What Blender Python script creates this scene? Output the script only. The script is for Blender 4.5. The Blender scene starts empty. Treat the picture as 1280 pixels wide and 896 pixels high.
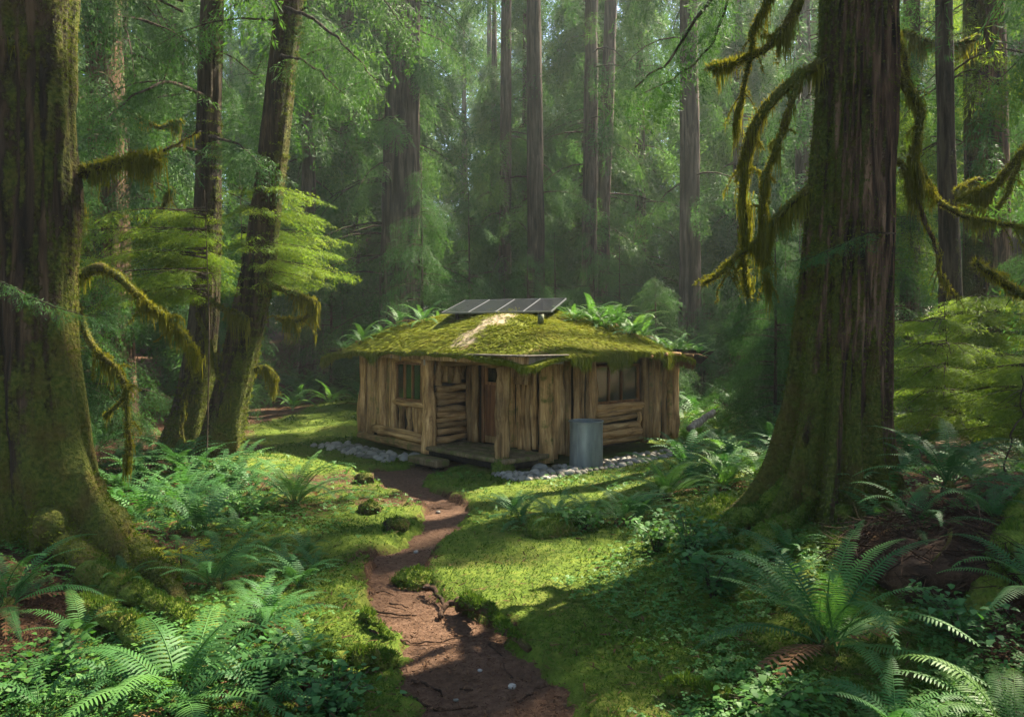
import bpy, math, random
import numpy as np
from mathutils import Matrix, Vector

# ------------------------------------------------------------------ camera, world, sun, exposure
SC = bpy.context.scene
COL = SC.collection
CAM_H, FPX, HOR = 2.5, 996.0, 415.0
cam = bpy.data.cameras.new('camera')
cam.sensor_width = 36.0
cam.lens = 28.0
cam.shift_y = -(448 - HOR) / 1280.0
cam.clip_end = 800
cam.clip_start = 0.05
cam_o = bpy.data.objects.new('camera', cam)
cam_o.location = (0, 0, CAM_H)
cam_o.rotation_euler = (math.radians(90), 0, 0)
COL.objects.link(cam_o)
SC.camera = cam_o

SUN_EL, SUN_AZ = 50.0, 50.0          # azimuth measured from +Y towards +X
el, az = math.radians(SUN_EL), math.radians(SUN_AZ)
SUN = np.array([math.sin(az) * math.cos(el), math.cos(az) * math.cos(el), math.sin(el)])
world = bpy.data.worlds.new('World')
SC.world = world
world.use_nodes = True
wn = world.node_tree
wn.nodes.clear()
sky = wn.nodes.new('ShaderNodeTexSky')
sky.sky_type = 'NISHITA'
sky.sun_disc = False
sky.sun_elevation = el
sky.sun_rotation = az
bg = wn.nodes.new('ShaderNodeBackground')
bg.inputs['Strength'].default_value = 0.085
wo = wn.nodes.new('ShaderNodeOutputWorld')
wn.links.new(sky.outputs[0], bg.inputs[0])
wn.links.new(bg.outputs[0], wo.inputs[0])
sl = bpy.data.lights.new('sun', 'SUN')
sl.energy = 5.0
sl.angle = math.radians(0.55)
sl.color = (1.0, 0.90, 0.70)
so = bpy.data.objects.new('sun', sl)
so.rotation_euler = Vector(SUN).to_track_quat('Z', 'Y').to_euler()
so.location = (20, 20, 40)
COL.objects.link(so)
SC.view_settings.view_transform = 'Standard'
SC.view_settings.look = 'None'
SC.view_settings.gamma = 1.0
SC.view_settings.use_curve_mapping = False
SC.view_settings.exposure = 2.6
cy = SC.cycles
cy.max_bounces = 6
cy.diffuse_bounces = 3
cy.glossy_bounces = 2
cy.transmission_bounces = 4
cy.transparent_max_bounces = 6
cy.volume_bounces = 0
cy.use_denoising = True
cy.sample_clamp_indirect = 4.0
cy.use_adaptive_sampling = False
cy.adaptive_threshold = 0.02
HAZE_DENSITY = 0.0009

np.seterr(all='ignore')
rng = np.random.default_rng(7)
random.seed(7)

# ------------------------------------------------------------------ helpers
def P(px, py, Y):
    return np.array([(px - 640) / FPX * Y, Y, CAM_H + (HOR - py) / FPX * Y])

def _hash(i, j, k, s):
    n = (i.astype(np.int64) * 374761393 + j.astype(np.int64) * 668265263 + k.astype(np.int64) * 1274126177 + s * 974634777) & 0xffffffff
    n = ((n ^ (n >> 13)) * 1274126177) & 0xffffffff
    n = ((n ^ (n >> 16)) * 2246822519) & 0xffffffff
    return ((n ^ (n >> 15)) & 0xffffff) / float(0xffffff)

def vn(x, y, z=0.0, s=0):
    x, y, z = np.broadcast_arrays(np.asarray(x, float), np.asarray(y, float), np.asarray(z, float))
    i, j, k = np.floor(x), np.floor(y), np.floor(z)
    fx, fy, fz = x - i, y - j, z - k
    fx, fy, fz = fx*fx*(3-2*fx), fy*fy*(3-2*fy), fz*fz*(3-2*fz)
    r = 0
    for a in (0, 1):
        for b in (0, 1):
            for c in (0, 1):
                w = (fx if a else 1-fx) * (fy if b else 1-fy) * (fz if c else 1-fz)
                r = r + w * _hash(i+a, j+b, k+c, s)
    return r * 2 - 1

def fbm(x, y, z=0.0, o=4, s=0):
    r, a = 0, 0.5
    x, y, z = np.asarray(x, float), np.asarray(y, float), np.asarray(z, float)
    for q in range(o):
        r = r + a * vn(x, y, z, s + q)
        x, y, z, a = x*2.03, y*2.03, z*2.03, a*0.5
    return r

def sst(a, b, x):
    t = np.clip((np.asarray(x, float) - a) / (b - a), 0, 1)
    return t*t*(3-2*t)

class MB:
    def __init__(s):
        s.v, s.q, s.t, s.qm, s.tm, s.tint, s.n = [], [], [], [], [], [], 0
    def add(s, v, quads=None, tris=None, mat=0, tint=0.5):
        v = np.asarray(v, float).reshape(-1, 3)
        if quads is not None and len(quads):
            q = np.asarray(quads, np.int64).reshape(-1, 4) + s.n
            s.q.append(q); s.qm.append(np.full(len(q), mat, np.int32) if np.isscalar(mat) else mat)
        if tris is not None and len(tris):
            t = np.asarray(tris, np.int64).reshape(-1, 3) + s.n
            s.t.append(t); s.tm.append(np.full(len(t), mat, np.int32))
        s.v.append(v)
        s.tint.append(np.full(len(v), tint) if np.isscalar(tint) else np.asarray(tint, float))
        s.n += len(v)
        return s
    def inst(s, tv, tq, M, T, mat=0, tint=0.5):
        n, k = len(T), len(tv)
        if n == 0: return s
        v = np.einsum('nij,kj->nki', M, tv) + T[:, None, :]
        q = (np.asarray(tq)[None] + (np.arange(n) * k)[:, None, None]).reshape(-1, 4)
        tt = np.repeat(np.full(n, tint) if np.isscalar(tint) else np.asarray(tint), k)
        return s.add(v.reshape(-1, 3), q, mat=mat, tint=tt)
    def tube(s, pts, rad, n=8, mat=0, tint=0.5, caps=True, wob=0.0, seed=0, squash=1.0):
        pts = np.asarray(pts, float); m = len(pts)
        rad = np.full(m, rad) if np.isscalar(rad) else np.asarray(rad, float)
        tg = np.gradient(pts, axis=0)
        tg /= np.linalg.norm(tg, axis=1)[:, None] + 1e-9
        up = np.array([0, 0, 1.0]) if abs(tg[0][2]) < 0.9 else np.array([1.0, 0, 0])
        a = np.cross(up, tg[0]); a /= np.linalg.norm(a)
        A = [a]
        for i in range(1, m):
            b = A[-1] - tg[i] * np.dot(A[-1], tg[i])
            A.append(b / (np.linalg.norm(b) + 1e-9))
        A = np.array(A); B = np.cross(tg, A)
        th = np.arange(n) / n * 2*np.pi
        ct, st = np.cos(th), np.sin(th)
        rr = rad[:, None] * np.ones(n)[None]
        if wob:
            L = np.arange(m)[:, None]
            rr = rr * (1 + wob * vn(ct[None]*1.3 + seed*7.1, st[None]*1.3 + L*0.35, L*0.21 + seed, 3))
        v = pts[:, None] + rr[..., None] * (ct[None, :, None]*A[:, None] + squash*st[None, :, None]*B[:, None])
        i = np.arange(m-1)[:, None]*n; j = np.arange(n)[None]; j2 = (j+1) % n
        q = np.stack([i+j, i+j2, i+n+j2, i+n+j], -1).reshape(-1, 4)
        v = v.reshape(-1, 3)
        tris = None
        if caps:
            v = np.vstack([v, pts[0], pts[-1]])
            c0, c1 = m*n, m*n+1
            k = np.arange(n); k2 = (k+1) % n
            tris = np.vstack([np.stack([np.full(n, c0), k2, k], -1), np.stack([np.full(n, c1), (m-1)*n+k, (m-1)*n+k2], -1)])
        return s.add(v, q, tris, mat, tint)
    def box(s, lo, hi, mat=0, tint=0.5, bev=0.0):
        lo, hi = np.array(lo, float), np.array(hi, float)
        b = min(bev, *(hi-lo)*0.45) if bev else 0
        if not b:
            v = np.array([[x, y, z] for x in (lo[0], hi[0]) for y in (lo[1], hi[1]) for z in (lo[2], hi[2])])
            q = [[0,1,3,2],[4,6,7,5],[0,4,5,1],[2,3,7,6],[0,2,6,4],[1,5,7,3]]
            return s.add(v, q, mat=mat, tint=tint)
        # chamfered box: three vertices per corner
        vs, idx = [], {}
        for cx in (0, 1):
            for cyy in (0, 1):
                for cz in (0, 1):
                    c = np.array([hi[0] if cx else lo[0], hi[1] if cyy else lo[1], hi[2] if cz else lo[2]])
                    d = np.array([-b if cx else b, -b if cyy else b, -b if cz else b])
                    for ax in range(3):
                        p = c + d; p[ax] = c[ax]
                        idx[(cx, cyy, cz, ax)] = len(vs); vs.append(p)
        q, t = [], []
        for ax in range(3):
            o1, o2 = (ax+1) % 3, (ax+2) % 3
            for sd in (0, 1):
                f = []
                for (a1, a2) in ((0,0),(1,0),(1,1),(0,1)):
                    k = [0,0,0]; k[ax] = sd; k[o1] = a1; k[o2] = a2
                    f.append(idx[(*k, ax)])
                q.append(f if sd else f[::-1])
            for s1 in (0, 1):
                for s2 in (0, 1):
                    k0, k1 = [0,0,0], [0,0,0]
                    k0[o1] = k1[o1] = s1; k0[o2] = k1[o2] = s2; k1[ax] = 1
                    f = [idx[(*k0, o1)], idx[(*k1, o1)], idx[(*k1, o2)], idx[(*k0, o2)]]
                    q.append(f if s1 == s2 else f[::-1])
        for cx in (0,1):
            for cyy in (0,1):
                for cz in (0,1):
                    f = [idx[(cx,cyy,cz,a)] for a in range(3)]
                    t.append(f if (cx+cyy+cz) % 2 else f[::-1])
        return s.add(vs, q, t, mat, tint)
    def build(s, name, mats, parent=None, off=None, smooth=True, mesh_only=False):
        me = bpy.data.meshes.new(name)
        v = np.vstack(s.v) if s.v else np.zeros((0, 3))
        if off is not None: v = v - np.asarray(off)
        q = np.vstack(s.q) if s.q else np.zeros((0, 4), np.int64)
        t = np.vstack(s.t) if s.t else np.zeros((0, 3), np.int64)
        me.vertices.add(len(v)); me.vertices.foreach_set('co', v.astype(np.float32).ravel())
        nl = len(q)*4 + len(t)*3
        me.loops.add(nl)
        me.loops.foreach_set('vertex_index', np.concatenate([q.ravel(), t.ravel()]).astype(np.int32))
        me.polygons.add(len(q)+len(t))
        st = np.concatenate([np.arange(len(q))*4, len(q)*4 + np.arange(len(t))*3]).astype(np.int32)
        me.polygons.foreach_set('loop_start', st)
        mi = np.concatenate([np.concatenate(s.qm) if s.qm else np.zeros(0), np.concatenate(s.tm) if s.tm else np.zeros(0)]).astype(np.int32)
        for m in (mats if isinstance(mats, (list, tuple)) else [mats]): me.materials.append(m)
        me.polygons.foreach_set('material_index', mi)
        me.polygons.foreach_set('use_smooth', np.full(len(mi), smooth, bool))
        at = me.attributes.new('tint', 'FLOAT', 'POINT')
        at.data.foreach_set('value', np.concatenate(s.tint).astype(np.float32))
        me.update(calc_edges=True)
        if mesh_only: return me
        o = bpy.data.objects.new(name, me); COL.objects.link(o)
        if parent is not None: o.parent = parent
        return o

def tag(o, label=None, cat=None, group=None, kind=None):
    if label: o['label'] = label
    if cat: o['category'] = cat
    if group: o['group'] = group
    if kind: o['kind'] = kind
    return o

def thing(name, label, cat, loc=(0, 0, 0), group=None, rz=0.0):
    o = bpy.data.objects.new(name, None)
    o.empty_display_size = 0.2
    COL.objects.link(o); o.location = loc; o.rotation_euler = (0, 0, rz)
    return tag(o, label, cat, group)

def copy_tree(o, parent=None):
    c = o.copy(); COL.objects.link(c)
    if parent is not None: c.parent = parent
    for ch in list(o.children): copy_tree(ch, c)
    return c

# ------------------------------------------------------------------ materials
def new_mat(name):
    m = bpy.data.materials.new(name); m.use_nodes = True
    nt = m.node_tree; nt.nodes.clear()
    return m, nt
def N(nt, typ, **kw):
    n = nt.nodes.new(typ)
    for k, v in kw.items():
        if k in n.inputs: n.inputs[k].default_value = v
        else: setattr(n, k, v)
    return n
def ramp(nt, fac, stops):
    r = nt.nodes.new('ShaderNodeValToRGB')
    e = r.color_ramp.elements
    while len(e) < len(stops): e.new(0.5)
    for el_, (p, c) in zip(e, stops):
        el_.position = p; el_.color = (*c, 1) if len(c) == 3 else c
    nt.links.new(fac, r.inputs[0])
    return r.outputs[0]
def g3(v): return (v, v, v)
def coords(nt, kind='Object', scale=(1, 1, 1)):
    tc = nt.nodes.new('ShaderNodeTexCoord'); mp = nt.nodes.new('ShaderNodeMapping')
    mp.inputs['Scale'].default_value = scale
    nt.links.new(tc.outputs[kind], mp.inputs[0])
    return mp.outputs[0]
def noise(nt, vec, scale, detail=4, rough=0.6, dist=0.0):
    n = N(nt, 'ShaderNodeTexNoise')
    n.inputs['Scale'].default_value = scale; n.inputs['Detail'].default_value = detail
    n.inputs['Roughness'].default_value = rough; n.inputs['Distortion'].default_value = dist
    nt.links.new(vec, n.inputs['Vector'])
    return n.outputs[0]
def mixc(nt, fac, a, b):
    m = nt.nodes.new('ShaderNodeMix'); m.data_type = 'RGBA'
    for s, val in ((m.inputs[0], fac), (m.inputs[6], a), (m.inputs[7], b)):
        if hasattr(val, 'links') or isinstance(val, bpy.types.NodeSocket): nt.links.new(val, s)
        else: s.default_value = (*val, 1) if isinstance(val, tuple) else val
    return m.outputs[2]
def math_(nt, op, a, b=0.5, clamp=False):
    m = nt.nodes.new('ShaderNodeMath'); m.operation = op; m.use_clamp = clamp
    for s, val in ((m.inputs[0], a), (m.inputs[1], b)):
        if isinstance(val, bpy.types.NodeSocket): nt.links.new(val, s)
        else: s.default_value = val
    return m.outputs[0]
def attr(nt, name='tint'):
    a = nt.nodes.new('ShaderNodeAttribute'); a.attribute_name = name
    return a.outputs['Fac']
def bump(nt, h, strength=0.5, dist=0.02):
    b = nt.nodes.new('ShaderNodeBump')
    b.inputs['Strength'].default_value = strength; b.inputs['Distance'].default_value = dist
    nt.links.new(h, b.inputs['Height'])
    return b.outputs[0]
def finish(nt, color, rough=0.8, normal=None, metallic=0.0, spec=0.3, transl=0.0, tcolor=None):
    b = nt.nodes.new('ShaderNodeBsdfPrincipled')
    if isinstance(color, bpy.types.NodeSocket): nt.links.new(color, b.inputs['Base Color'])
    else: b.inputs['Base Color'].default_value = (*color, 1)
    if isinstance(rough, bpy.types.NodeSocket): nt.links.new(rough, b.inputs['Roughness'])
    else: b.inputs['Roughness'].default_value = rough
    b.inputs['Metallic'].default_value = metallic
    b.inputs['Specular IOR Level'].default_value = spec
    if normal is not None: nt.links.new(normal, b.inputs['Normal'])
    out = nt.nodes.new('ShaderNodeOutputMaterial')
    if transl:
        t = nt.nodes.new('ShaderNodeBsdfTranslucent')
        src = tcolor if tcolor is not None else color
        if isinstance(src, bpy.types.NodeSocket): nt.links.new(src, t.inputs[0])
        else: t.inputs[0].default_value = (*src, 1)
        mx = nt.nodes.new('ShaderNodeMixShader'); mx.inputs[0].default_value = transl
        nt.links.new(b.outputs[0], mx.inputs[1]); nt.links.new(t.outputs[0], mx.inputs[2])
        nt.links.new(mx.outputs[0], out.inputs[0])
    else:
        nt.links.new(b.outputs[0], out.inputs[0])

def foliage(name, c0, c1, c2, transl=0.42, rough=0.6, spec=0.12, tgain=(1.25, 1.35, 0.6)):
    m, nt = new_mat(name)
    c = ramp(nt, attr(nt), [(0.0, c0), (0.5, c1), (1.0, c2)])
    n = noise(nt, coords(nt, 'Object'), 1.7, 2)
    c = mixc(nt, math_(nt, 'MULTIPLY', n, 0.5), c, c0)
    tm = nt.nodes.new('ShaderNodeMix'); tm.data_type = 'RGBA'; tm.blend_type = 'MULTIPLY'; tm.inputs[0].default_value = 1
    nt.links.new(c, tm.inputs[6]); tm.inputs[7].default_value = (*tgain, 1)
    finish(nt, c, rough, None, 0, spec, transl, tm.outputs[2])
    return m
F_CEDAR = foliage('cedar_needles', (.026, .066, .022), (.043, .105, .028), (.078, .152, .032), .4)
F_HEM = foliage('hemlock_needles', (.065, .12, .016), (.12, .18, .022), (.19, .235, .03), .52)
F_FAR = foliage('conifer_needles', (.034, .082, .033), (.056, .124, .040), (.10, .172, .042), .45)
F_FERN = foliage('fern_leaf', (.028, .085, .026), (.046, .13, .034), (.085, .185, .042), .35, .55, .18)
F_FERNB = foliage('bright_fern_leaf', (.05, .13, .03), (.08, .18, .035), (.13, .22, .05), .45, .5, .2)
F_CLOVER = foliage('ground_leaf', (.035, .105, .022), (.06, .155, .028), (.10, .20, .035), .35, .55, .2)
F_YEL = foliage('yellow_leaf', (.20, .22, .02), (.28, .28, .02), (.34, .32, .04), .4)
F_DEAD = foliage('dead_fern', (.09, .045, .02), (.14, .07, .032), (.20, .11, .05), .2, .8, .1, (1, .9, .7))
F_MOSS = foliage('hanging_moss', (.08, .085, .012), (.135, .135, .018), (.20, .19, .032), .5, .85, .05, (1.2, 1.15, .6))
F_MBLADE = foliage('moss_blades', (.034, .072, .010), (.064, .112, .013), (.125, .165, .022), .3, .8, .08, (1.1, 1.15, .6))
F_TMOSS = foliage('trunk_moss_blades', (.048, .066, .007), (.092, .118, .011), (.15, .165, .020), .33, .85, .06, (1.1, 1.15, .6))
F_ROOF = foliage('roof_moss_blades', (.085, .11, .010), (.15, .175, .016), (.22, .20, .035), .28, .85, .06, (1.1, 1.1, .6))
F_DUFF = foliage('dead_root_tangle', (.018, .010, .006), (.042, .021, .012), (.09, .052, .03), .05, .9, .1, (1, 1, 1))
F_LITTER = foliage('brown_litter', (.035, .018, .010), (.075, .036, .018), (.15, .085, .045), .05, .9, .1, (1, 1, 1))

def bark(name, dark, mid, light, moss=0.3, vs=9.0, side=(0, 0, 0), base_moss=1.0, bs=0.9, mossc=((.028, .036, .006), (.065, .078, .011), (.115, .108, .022))):
    """fibrous bark; moss grows in patches, more of it low down and on the side given"""
    m, nt = new_mat(name)
    v = coords(nt, 'Object', (vs, vs, vs*0.10))
    n1 = noise(nt, v, 1.0, 6, .65, .5)
    n2 = noise(nt, coords(nt, 'Object', (1, 1, .35)), 1.4, 3)
    n3 = noise(nt, coords(nt), 26, 4)
    c = ramp(nt, n1, [(.38, dark), (.5, mid), (.62, light)])
    c = mixc(nt, ramp(nt, n2, [(.45, g3(0)), (.68, g3(.65))]), c, dark)
    geo = nt.nodes.new('ShaderNodeTexCoord'); sep = nt.nodes.new('ShaderNodeSeparateXYZ')
    nt.links.new(geo.outputs['Object'], sep.inputs[0])
    low = N(nt, 'ShaderNodeMapRange'); low.inputs[1].default_value = 0.2; low.inputs[2].default_value = 2.4
    low.inputs[3].default_value = base_moss*.36; low.inputs[4].default_value = 0.0
    nt.links.new(sep.outputs[2], low.inputs[0])
    gn = nt.nodes.new('ShaderNodeNewGeometry')
    dp = nt.nodes.new('ShaderNodeVectorMath'); dp.operation = 'DOT_PRODUCT'
    nt.links.new(gn.outputs['Normal'], dp.inputs[0]); dp.inputs[1].default_value = side
    nm = noise(nt, coords(nt, 'Object', (1, 1, .6)), 2.2, 7, .72)
    f = math_(nt, 'ADD', math_(nt, 'ADD', nm, low.outputs[0]), math_(nt, 'MULTIPLY', dp.outputs['Value'], .22))
    f = math_(nt, 'ADD', f, math_(nt, 'MULTIPLY', n3, .22))
    f = ramp(nt, f, [(min(.9, .92 - moss*.5), g3(0)), (min(1.0, 1.02 - moss*.5), g3(1))])
    mc = ramp(nt, n3, [(.3, mossc[0]), (.52, mossc[1]), (.7, mossc[2])])
    mc = mixc(nt, ramp(nt, noise(nt, coords(nt), 3.0, 3), [(.45, g3(0)), (.65, g3(.6))]), mc, (.075, .045, .012))
    c = mixc(nt, f, c, mc)
    h = math_(nt, 'ADD', n1, math_(nt, 'MULTIPLY', f, math_(nt, 'ADD', n3, .3)))
    finish(nt, c, .92, bump(nt, h, bs, .08), spec=.15)
    return m
B_CEDAR = bark('cedar_bark', (.012, .008, .005), (.070, .040, .023), (.18, .108, .063), .40, 9, (-1.1, -.1, 0), 1.1, 1.0)
B_MOSSY = bark('mossy_bark', (.012, .008, .005), (.042, .026, .014), (.09, .056, .03), .42, 8, (1.0, -.1, 0), 1.0)
B_DARK = bark('dark_bark', (.015, .010, .006), (.045, .030, .018), (.08, .058, .035), .45, 10, (.5, 0, 0), 1.0)
B_FAR = bark('far_bark', (.025, .018, .013), (.07, .048, .034), (.13, .095, .07), .12, 6, (0, 0, 0), .6)
B_MOUND = bark('needle_heap', (.014, .008, .005), (.042, .022, .012), (.085, .047, .027), .08, 5, (0, 0, 0), .1)
B_LIMB = bark('mossy_limb', (.02, .014, .006), (.04, .028, .012), (.07, .05, .02), .95, 10, (0, 0, .9), .2)
B_TWIG = bark('twig_bark', (.02, .014, .009), (.05, .035, .022), (.09, .065, .045), .1, 12, (0, 0, 0), .2)
B_ROOT = bark('root_bark', (.03, .016, .010), (.085, .045, .026), (.16, .095, .06), .46, 8, (0, 0, .8), .2)
B_MROOT = bark('mossy_root', (.03, .016, .010), (.075, .042, .024), (.15, .095, .055), .80, 8, (0, 0, .9), .2, .9,
               ((.05, .075, .010), (.10, .14, .014), (.16, .19, .03)))

def wood(name, dark, mid, light, sc=14.0, bs=.8, green=0.0):
    m, nt = new_mat(name)
    v = coords(nt, 'Object', (1, 1, .07))
    oi = nt.nodes.new('ShaderNodeObjectInfo')
    n1 = noise(nt, v, sc, 7, .68, .6)
    n2 = noise(nt, coords(nt, 'Object', (1, 1, .4)), 4.5, 4, .6)
    c = ramp(nt, n1, [(.30, dark), (.5, mid), (.70, light)])
    c = mixc(nt, ramp(nt, n2, [(.42, g3(.0)), (.7, g3(.75))]), c, dark)
    tone = ramp(nt, oi.outputs['Random'], [(0, (.52, .47, .43)), (.35, (.85, .80, .74)), (1, (1.25, 1.12, .98))])
    mm = nt.nodes.new('ShaderNodeMix'); mm.data_type = 'RGBA'; mm.blend_type = 'MULTIPLY'; mm.inputs[0].default_value = 1
    nt.links.new(c, mm.inputs[6]); nt.links.new(tone, mm.inputs[7])
    c = mm.outputs[2]
    if green:
        gm = ramp(nt, noise(nt, coords(nt), 5.0, 5), [(.62 - green*.3, g3(0)), (.76 - green*.3, g3(.85))])
        c = mixc(nt, gm, c, (.085, .10, .018))
    finish(nt, c, .85, bump(nt, n1, bs, .03), spec=.2)
    return m
W_LOG = wood('weathered_log', (.055, .030, .013), (.36, .215, .095), (.62, .43, .22))
W_LOGG = wood('weathered_log_mossy', (.07, .04, .016), (.39, .235, .10), (.60, .40, .20), green=.38)
W_DECK = wood('deck_plank', (.08, .055, .03), (.24, .175, .10), (.38, .29, .18), green=.5)
W_FRAME = wood('window_wood', (.08, .034, .015), (.23, .11, .046), (.34, .18, .08), 18)
W_DOOR = wood('door_wood', (.07, .028, .013), (.19, .08, .034), (.28, .13, .055), 12)
W_TRIM = wood('pale_trim', (.15, .09, .04), (.30, .19, .085), (.40, .27, .13), 16)
W_GREY = wood('grey_board', (.10, .085, .065), (.25, .215, .175), (.40, .355, .30), 16)
W_DARK = wood('charred_board', (.012, .009, .007), (.03, .022, .017), (.06, .045, .035), 12)

def plain(name, col, rough=.8, metallic=0.0, spec=.3, var=.25, sc=8.0, bs=.0):
    m, nt = new_mat(name)
    n = noise(nt, coords(nt), sc, 5)
    lo = tuple(x*(1-var) for x in col); hi = tuple(min(1, x*(1+var)) for x in col)
    c = ramp(nt, n, [(.3, lo), (.7, hi)])
    finish(nt, c, rough, bump(nt, n, bs, .02) if bs else None, metallic, spec)
    return m
M_DARKIN = plain('chinking_and_room_shade', (.03, .02, .012), .95)  # chinking colour; its near-black also paints the unlit room inside
M_CURT = plain('green_curtain', (.55, .62, .42), .9, var=.12, sc=14)
M_IRON = plain('dark_iron', (.05, .045, .04), .5, .8)
M_ALU = plain('panel_frame_metal', (.16, .165, .17), .45, .6, var=.1)

def stone_mat():
    m, nt = new_mat('river_stone')
    oi = nt.nodes.new('ShaderNodeObjectInfo')
    n = noise(nt, coords(nt), 14, 6)
    c = ramp(nt, oi.outputs['Random'], [(0, (.10, .09, .07)), (.35, (.22, .195, .16)), (.7, (.33, .295, .25)), (1, (.15, .14, .125))])
    c = mixc(nt, ramp(nt, n, [(.4, g3(0)), (.75, g3(.6))]), c, (.12, .11, .08))
    finish(nt, c, .85, bump(nt, n, .4, .01), spec=.25)
    return m
M_STONE = stone_mat()

def barrel_mat():
    m, nt = new_mat('weathered_galvanised_steel')
    n = noise(nt, coords(nt, 'Object', (1, 1, .25)), 7, 6)
    n2 = noise(nt, coords(nt), 22, 5)
    c = ramp(nt, n, [(.3, (.12, .13, .125)), (.55, (.19, .20, .19)), (.75, (.26, .27, .25))])
    c = mixc(nt, ramp(nt, n2, [(.60, g3(0)), (.75, g3(.5))]), c, (.10, .085, .06))
    finish(nt, c, .5, bump(nt, n2, .12, .01), .35, .4)
    return m
M_BARREL = barrel_mat()

def panel_mat():
    m, nt = new_mat('solar_cells')
    v = coords(nt)
    br = N(nt, 'ShaderNodeTexBrick')
    br.offset = 0; br.inputs['Scale'].default_value = 1.0
    br.inputs['Brick Width'].default_value = .135; br.inputs['Row Height'].default_value = .135
    br.inputs['Mortar Size'].default_value = .005
    br.inputs['Color1'].default_value = (.007, .008, .011, 1); br.inputs['Color2'].default_value = (.010, .011, .014, 1)
    br.inputs['Mortar'].default_value = (.03, .032, .034, 1)
    nt.links.new(v, br.inputs['Vector'])
    d = ramp(nt, noise(nt, v, 5, 6), [(.42, g3(0)), (.8, g3(.28))])
    c = mixc(nt, d, br.outputs[0], (.06, .055, .042))
    finish(nt, c, .22, None, 0, .2)
    return m
M_PANEL = panel_mat()

def glass_mat():
    m, nt = new_mat('window_glass')
    fr = nt.nodes.new('ShaderNodeFresnel'); fr.inputs[0].default_value = 1.55
    n = noise(nt, coords(nt), 3.0, 2)
    gl = nt.nodes.new('ShaderNodeBsdfGlossy'); gl.inputs['Roughness'].default_value = .03; gl.inputs['Color'].default_value = (.72, .90, .70, 1)
    nt.links.new(bump(nt, n, .08, .02), gl.inputs['Normal'])
    tr = nt.nodes.new('ShaderNodeBsdfTransparent'); tr.inputs[0].default_value = (.62, .70, .62, 1)
    mx = nt.nodes.new('ShaderNodeMixShader')
    nt.links.new(math_(nt, 'ADD', math_(nt, 'MULTIPLY', fr.outputs[0], 1.5), .07, True), mx.inputs[0])
    nt.links.new(tr.outputs[0], mx.inputs[1]); nt.links.new(gl.outputs[0], mx.inputs[2])
    o = nt.nodes.new('ShaderNodeOutputMaterial'); nt.links.new(mx.outputs[0], o.inputs[0])
    return m
M_GLASS = glass_mat()

def ground_mat():
    m, nt = new_mat('mossy_ground')
    v = coords(nt)
    n1 = noise(nt, v, 1.1, 5); n2 = noise(nt, v, 9, 5, .7); n3 = noise(nt, v, 45, 4, .7)
    moss = ramp(nt, n2, [(.3, (.035, .055, .008)), (.5, (.07, .105, .012)), (.7, (.125, .15, .022))])
    moss = mixc(nt, ramp(nt, n1, [(.5, g3(0)), (.7, g3(.6))]), moss, (.10, .085, .022))
    lit = ramp(nt, n3, [(.3, (.018, .010, .006)), (.5, (.055, .028, .015)), (.72, (.13, .072, .04))])
    f = ramp(nt, math_(nt, 'ADD', attr(nt), math_(nt, 'MULTIPLY', math_(nt, 'SUBTRACT', n2, .5), .9)), [(.42, g3(0)), (.58, g3(1))])
    c = mixc(nt, f, moss, lit)
    h = math_(nt, 'ADD', n2, math_(nt, 'MULTIPLY', n3, .5))
    finish(nt, c, .95, bump(nt, h, .8, .05), spec=.1)
    return m
M_GROUND = ground_mat()

def path_mat():
    m, nt = new_mat('trodden_soil')
    v = coords(nt)
    n1 = noise(nt, v, 1.6, 4); n2 = noise(nt, v, 16, 6, .75); n3 = noise(nt, v, 70, 4, .8)
    c = ramp(nt, n2, [(.3, (.045, .023, .013)), (.5, (.10, .055, .034)), (.72, (.18, .108, .07))])
    c = mixc(nt, ramp(nt, n1, [(.4, g3(0)), (.7, g3(.5))]), c, (.045, .025, .015))
    c = mixc(nt, ramp(nt, n3, [(.55, g3(0)), (.75, g3(.6))]), c, (.17, .10, .062))
    finish(nt, c, .95, bump(nt, math_(nt, 'ADD', n2, math_(nt, 'MULTIPLY', n3, .6)), .9, .03), spec=.12)
    return m
M_PATH = path_mat()

def roof_mat():
    m, nt = new_mat('moss_mat_on_roof')
    v = coords(nt)
    n1 = noise(nt, v, 1.5, 6, .7); n2 = noise(nt, v, 14, 5, .7)
    moss = ramp(nt, n2, [(.3, (.06, .07, .008)), (.5, (.115, .13, .014)), (.7, (.17, .16, .03))])
    f = ramp(nt, n1, [(.52, g3(0)), (.63, g3(1))])
    c = mixc(nt, f, moss, ramp(nt, n2, [(.3, (.06, .032, .014)), (.7, (.17, .10, .05))]))
    c = mixc(nt, ramp(nt, attr(nt), [(.35, g3(0)), (.65, g3(1))]), c, ramp(nt, n2, [(.3, (.17, .12, .07)), (.7, (.38, .31, .21))]))  # tinted strip: pale dry litter with sunlight painted in
    finish(nt, c, .95, bump(nt, n2, .8, .05), spec=.1)
    return m
M_ROOF = roof_mat()

# ------------------------------------------------------------------ cabin frame of reference
C0 = np.array([-0.11, 14.2]); UV_ANG = math.atan2(.67, .742)
VX = np.array([math.cos(UV_ANG), math.sin(UV_ANG)]); UY = np.array([-VX[1], VX[0]])
LX, LY = 5.0, 4.85
def cab(x, y, z):
    p = C0 + VX*x + UY*y
    return np.array([p[0], p[1], z])
def to_cab(X, Y):
    dx, dy = np.asarray(X) - C0[0], np.asarray(Y) - C0[1]
    return dx*VX[0] + dy*VX[1], dx*UY[0] + dy*UY[1]

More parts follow.
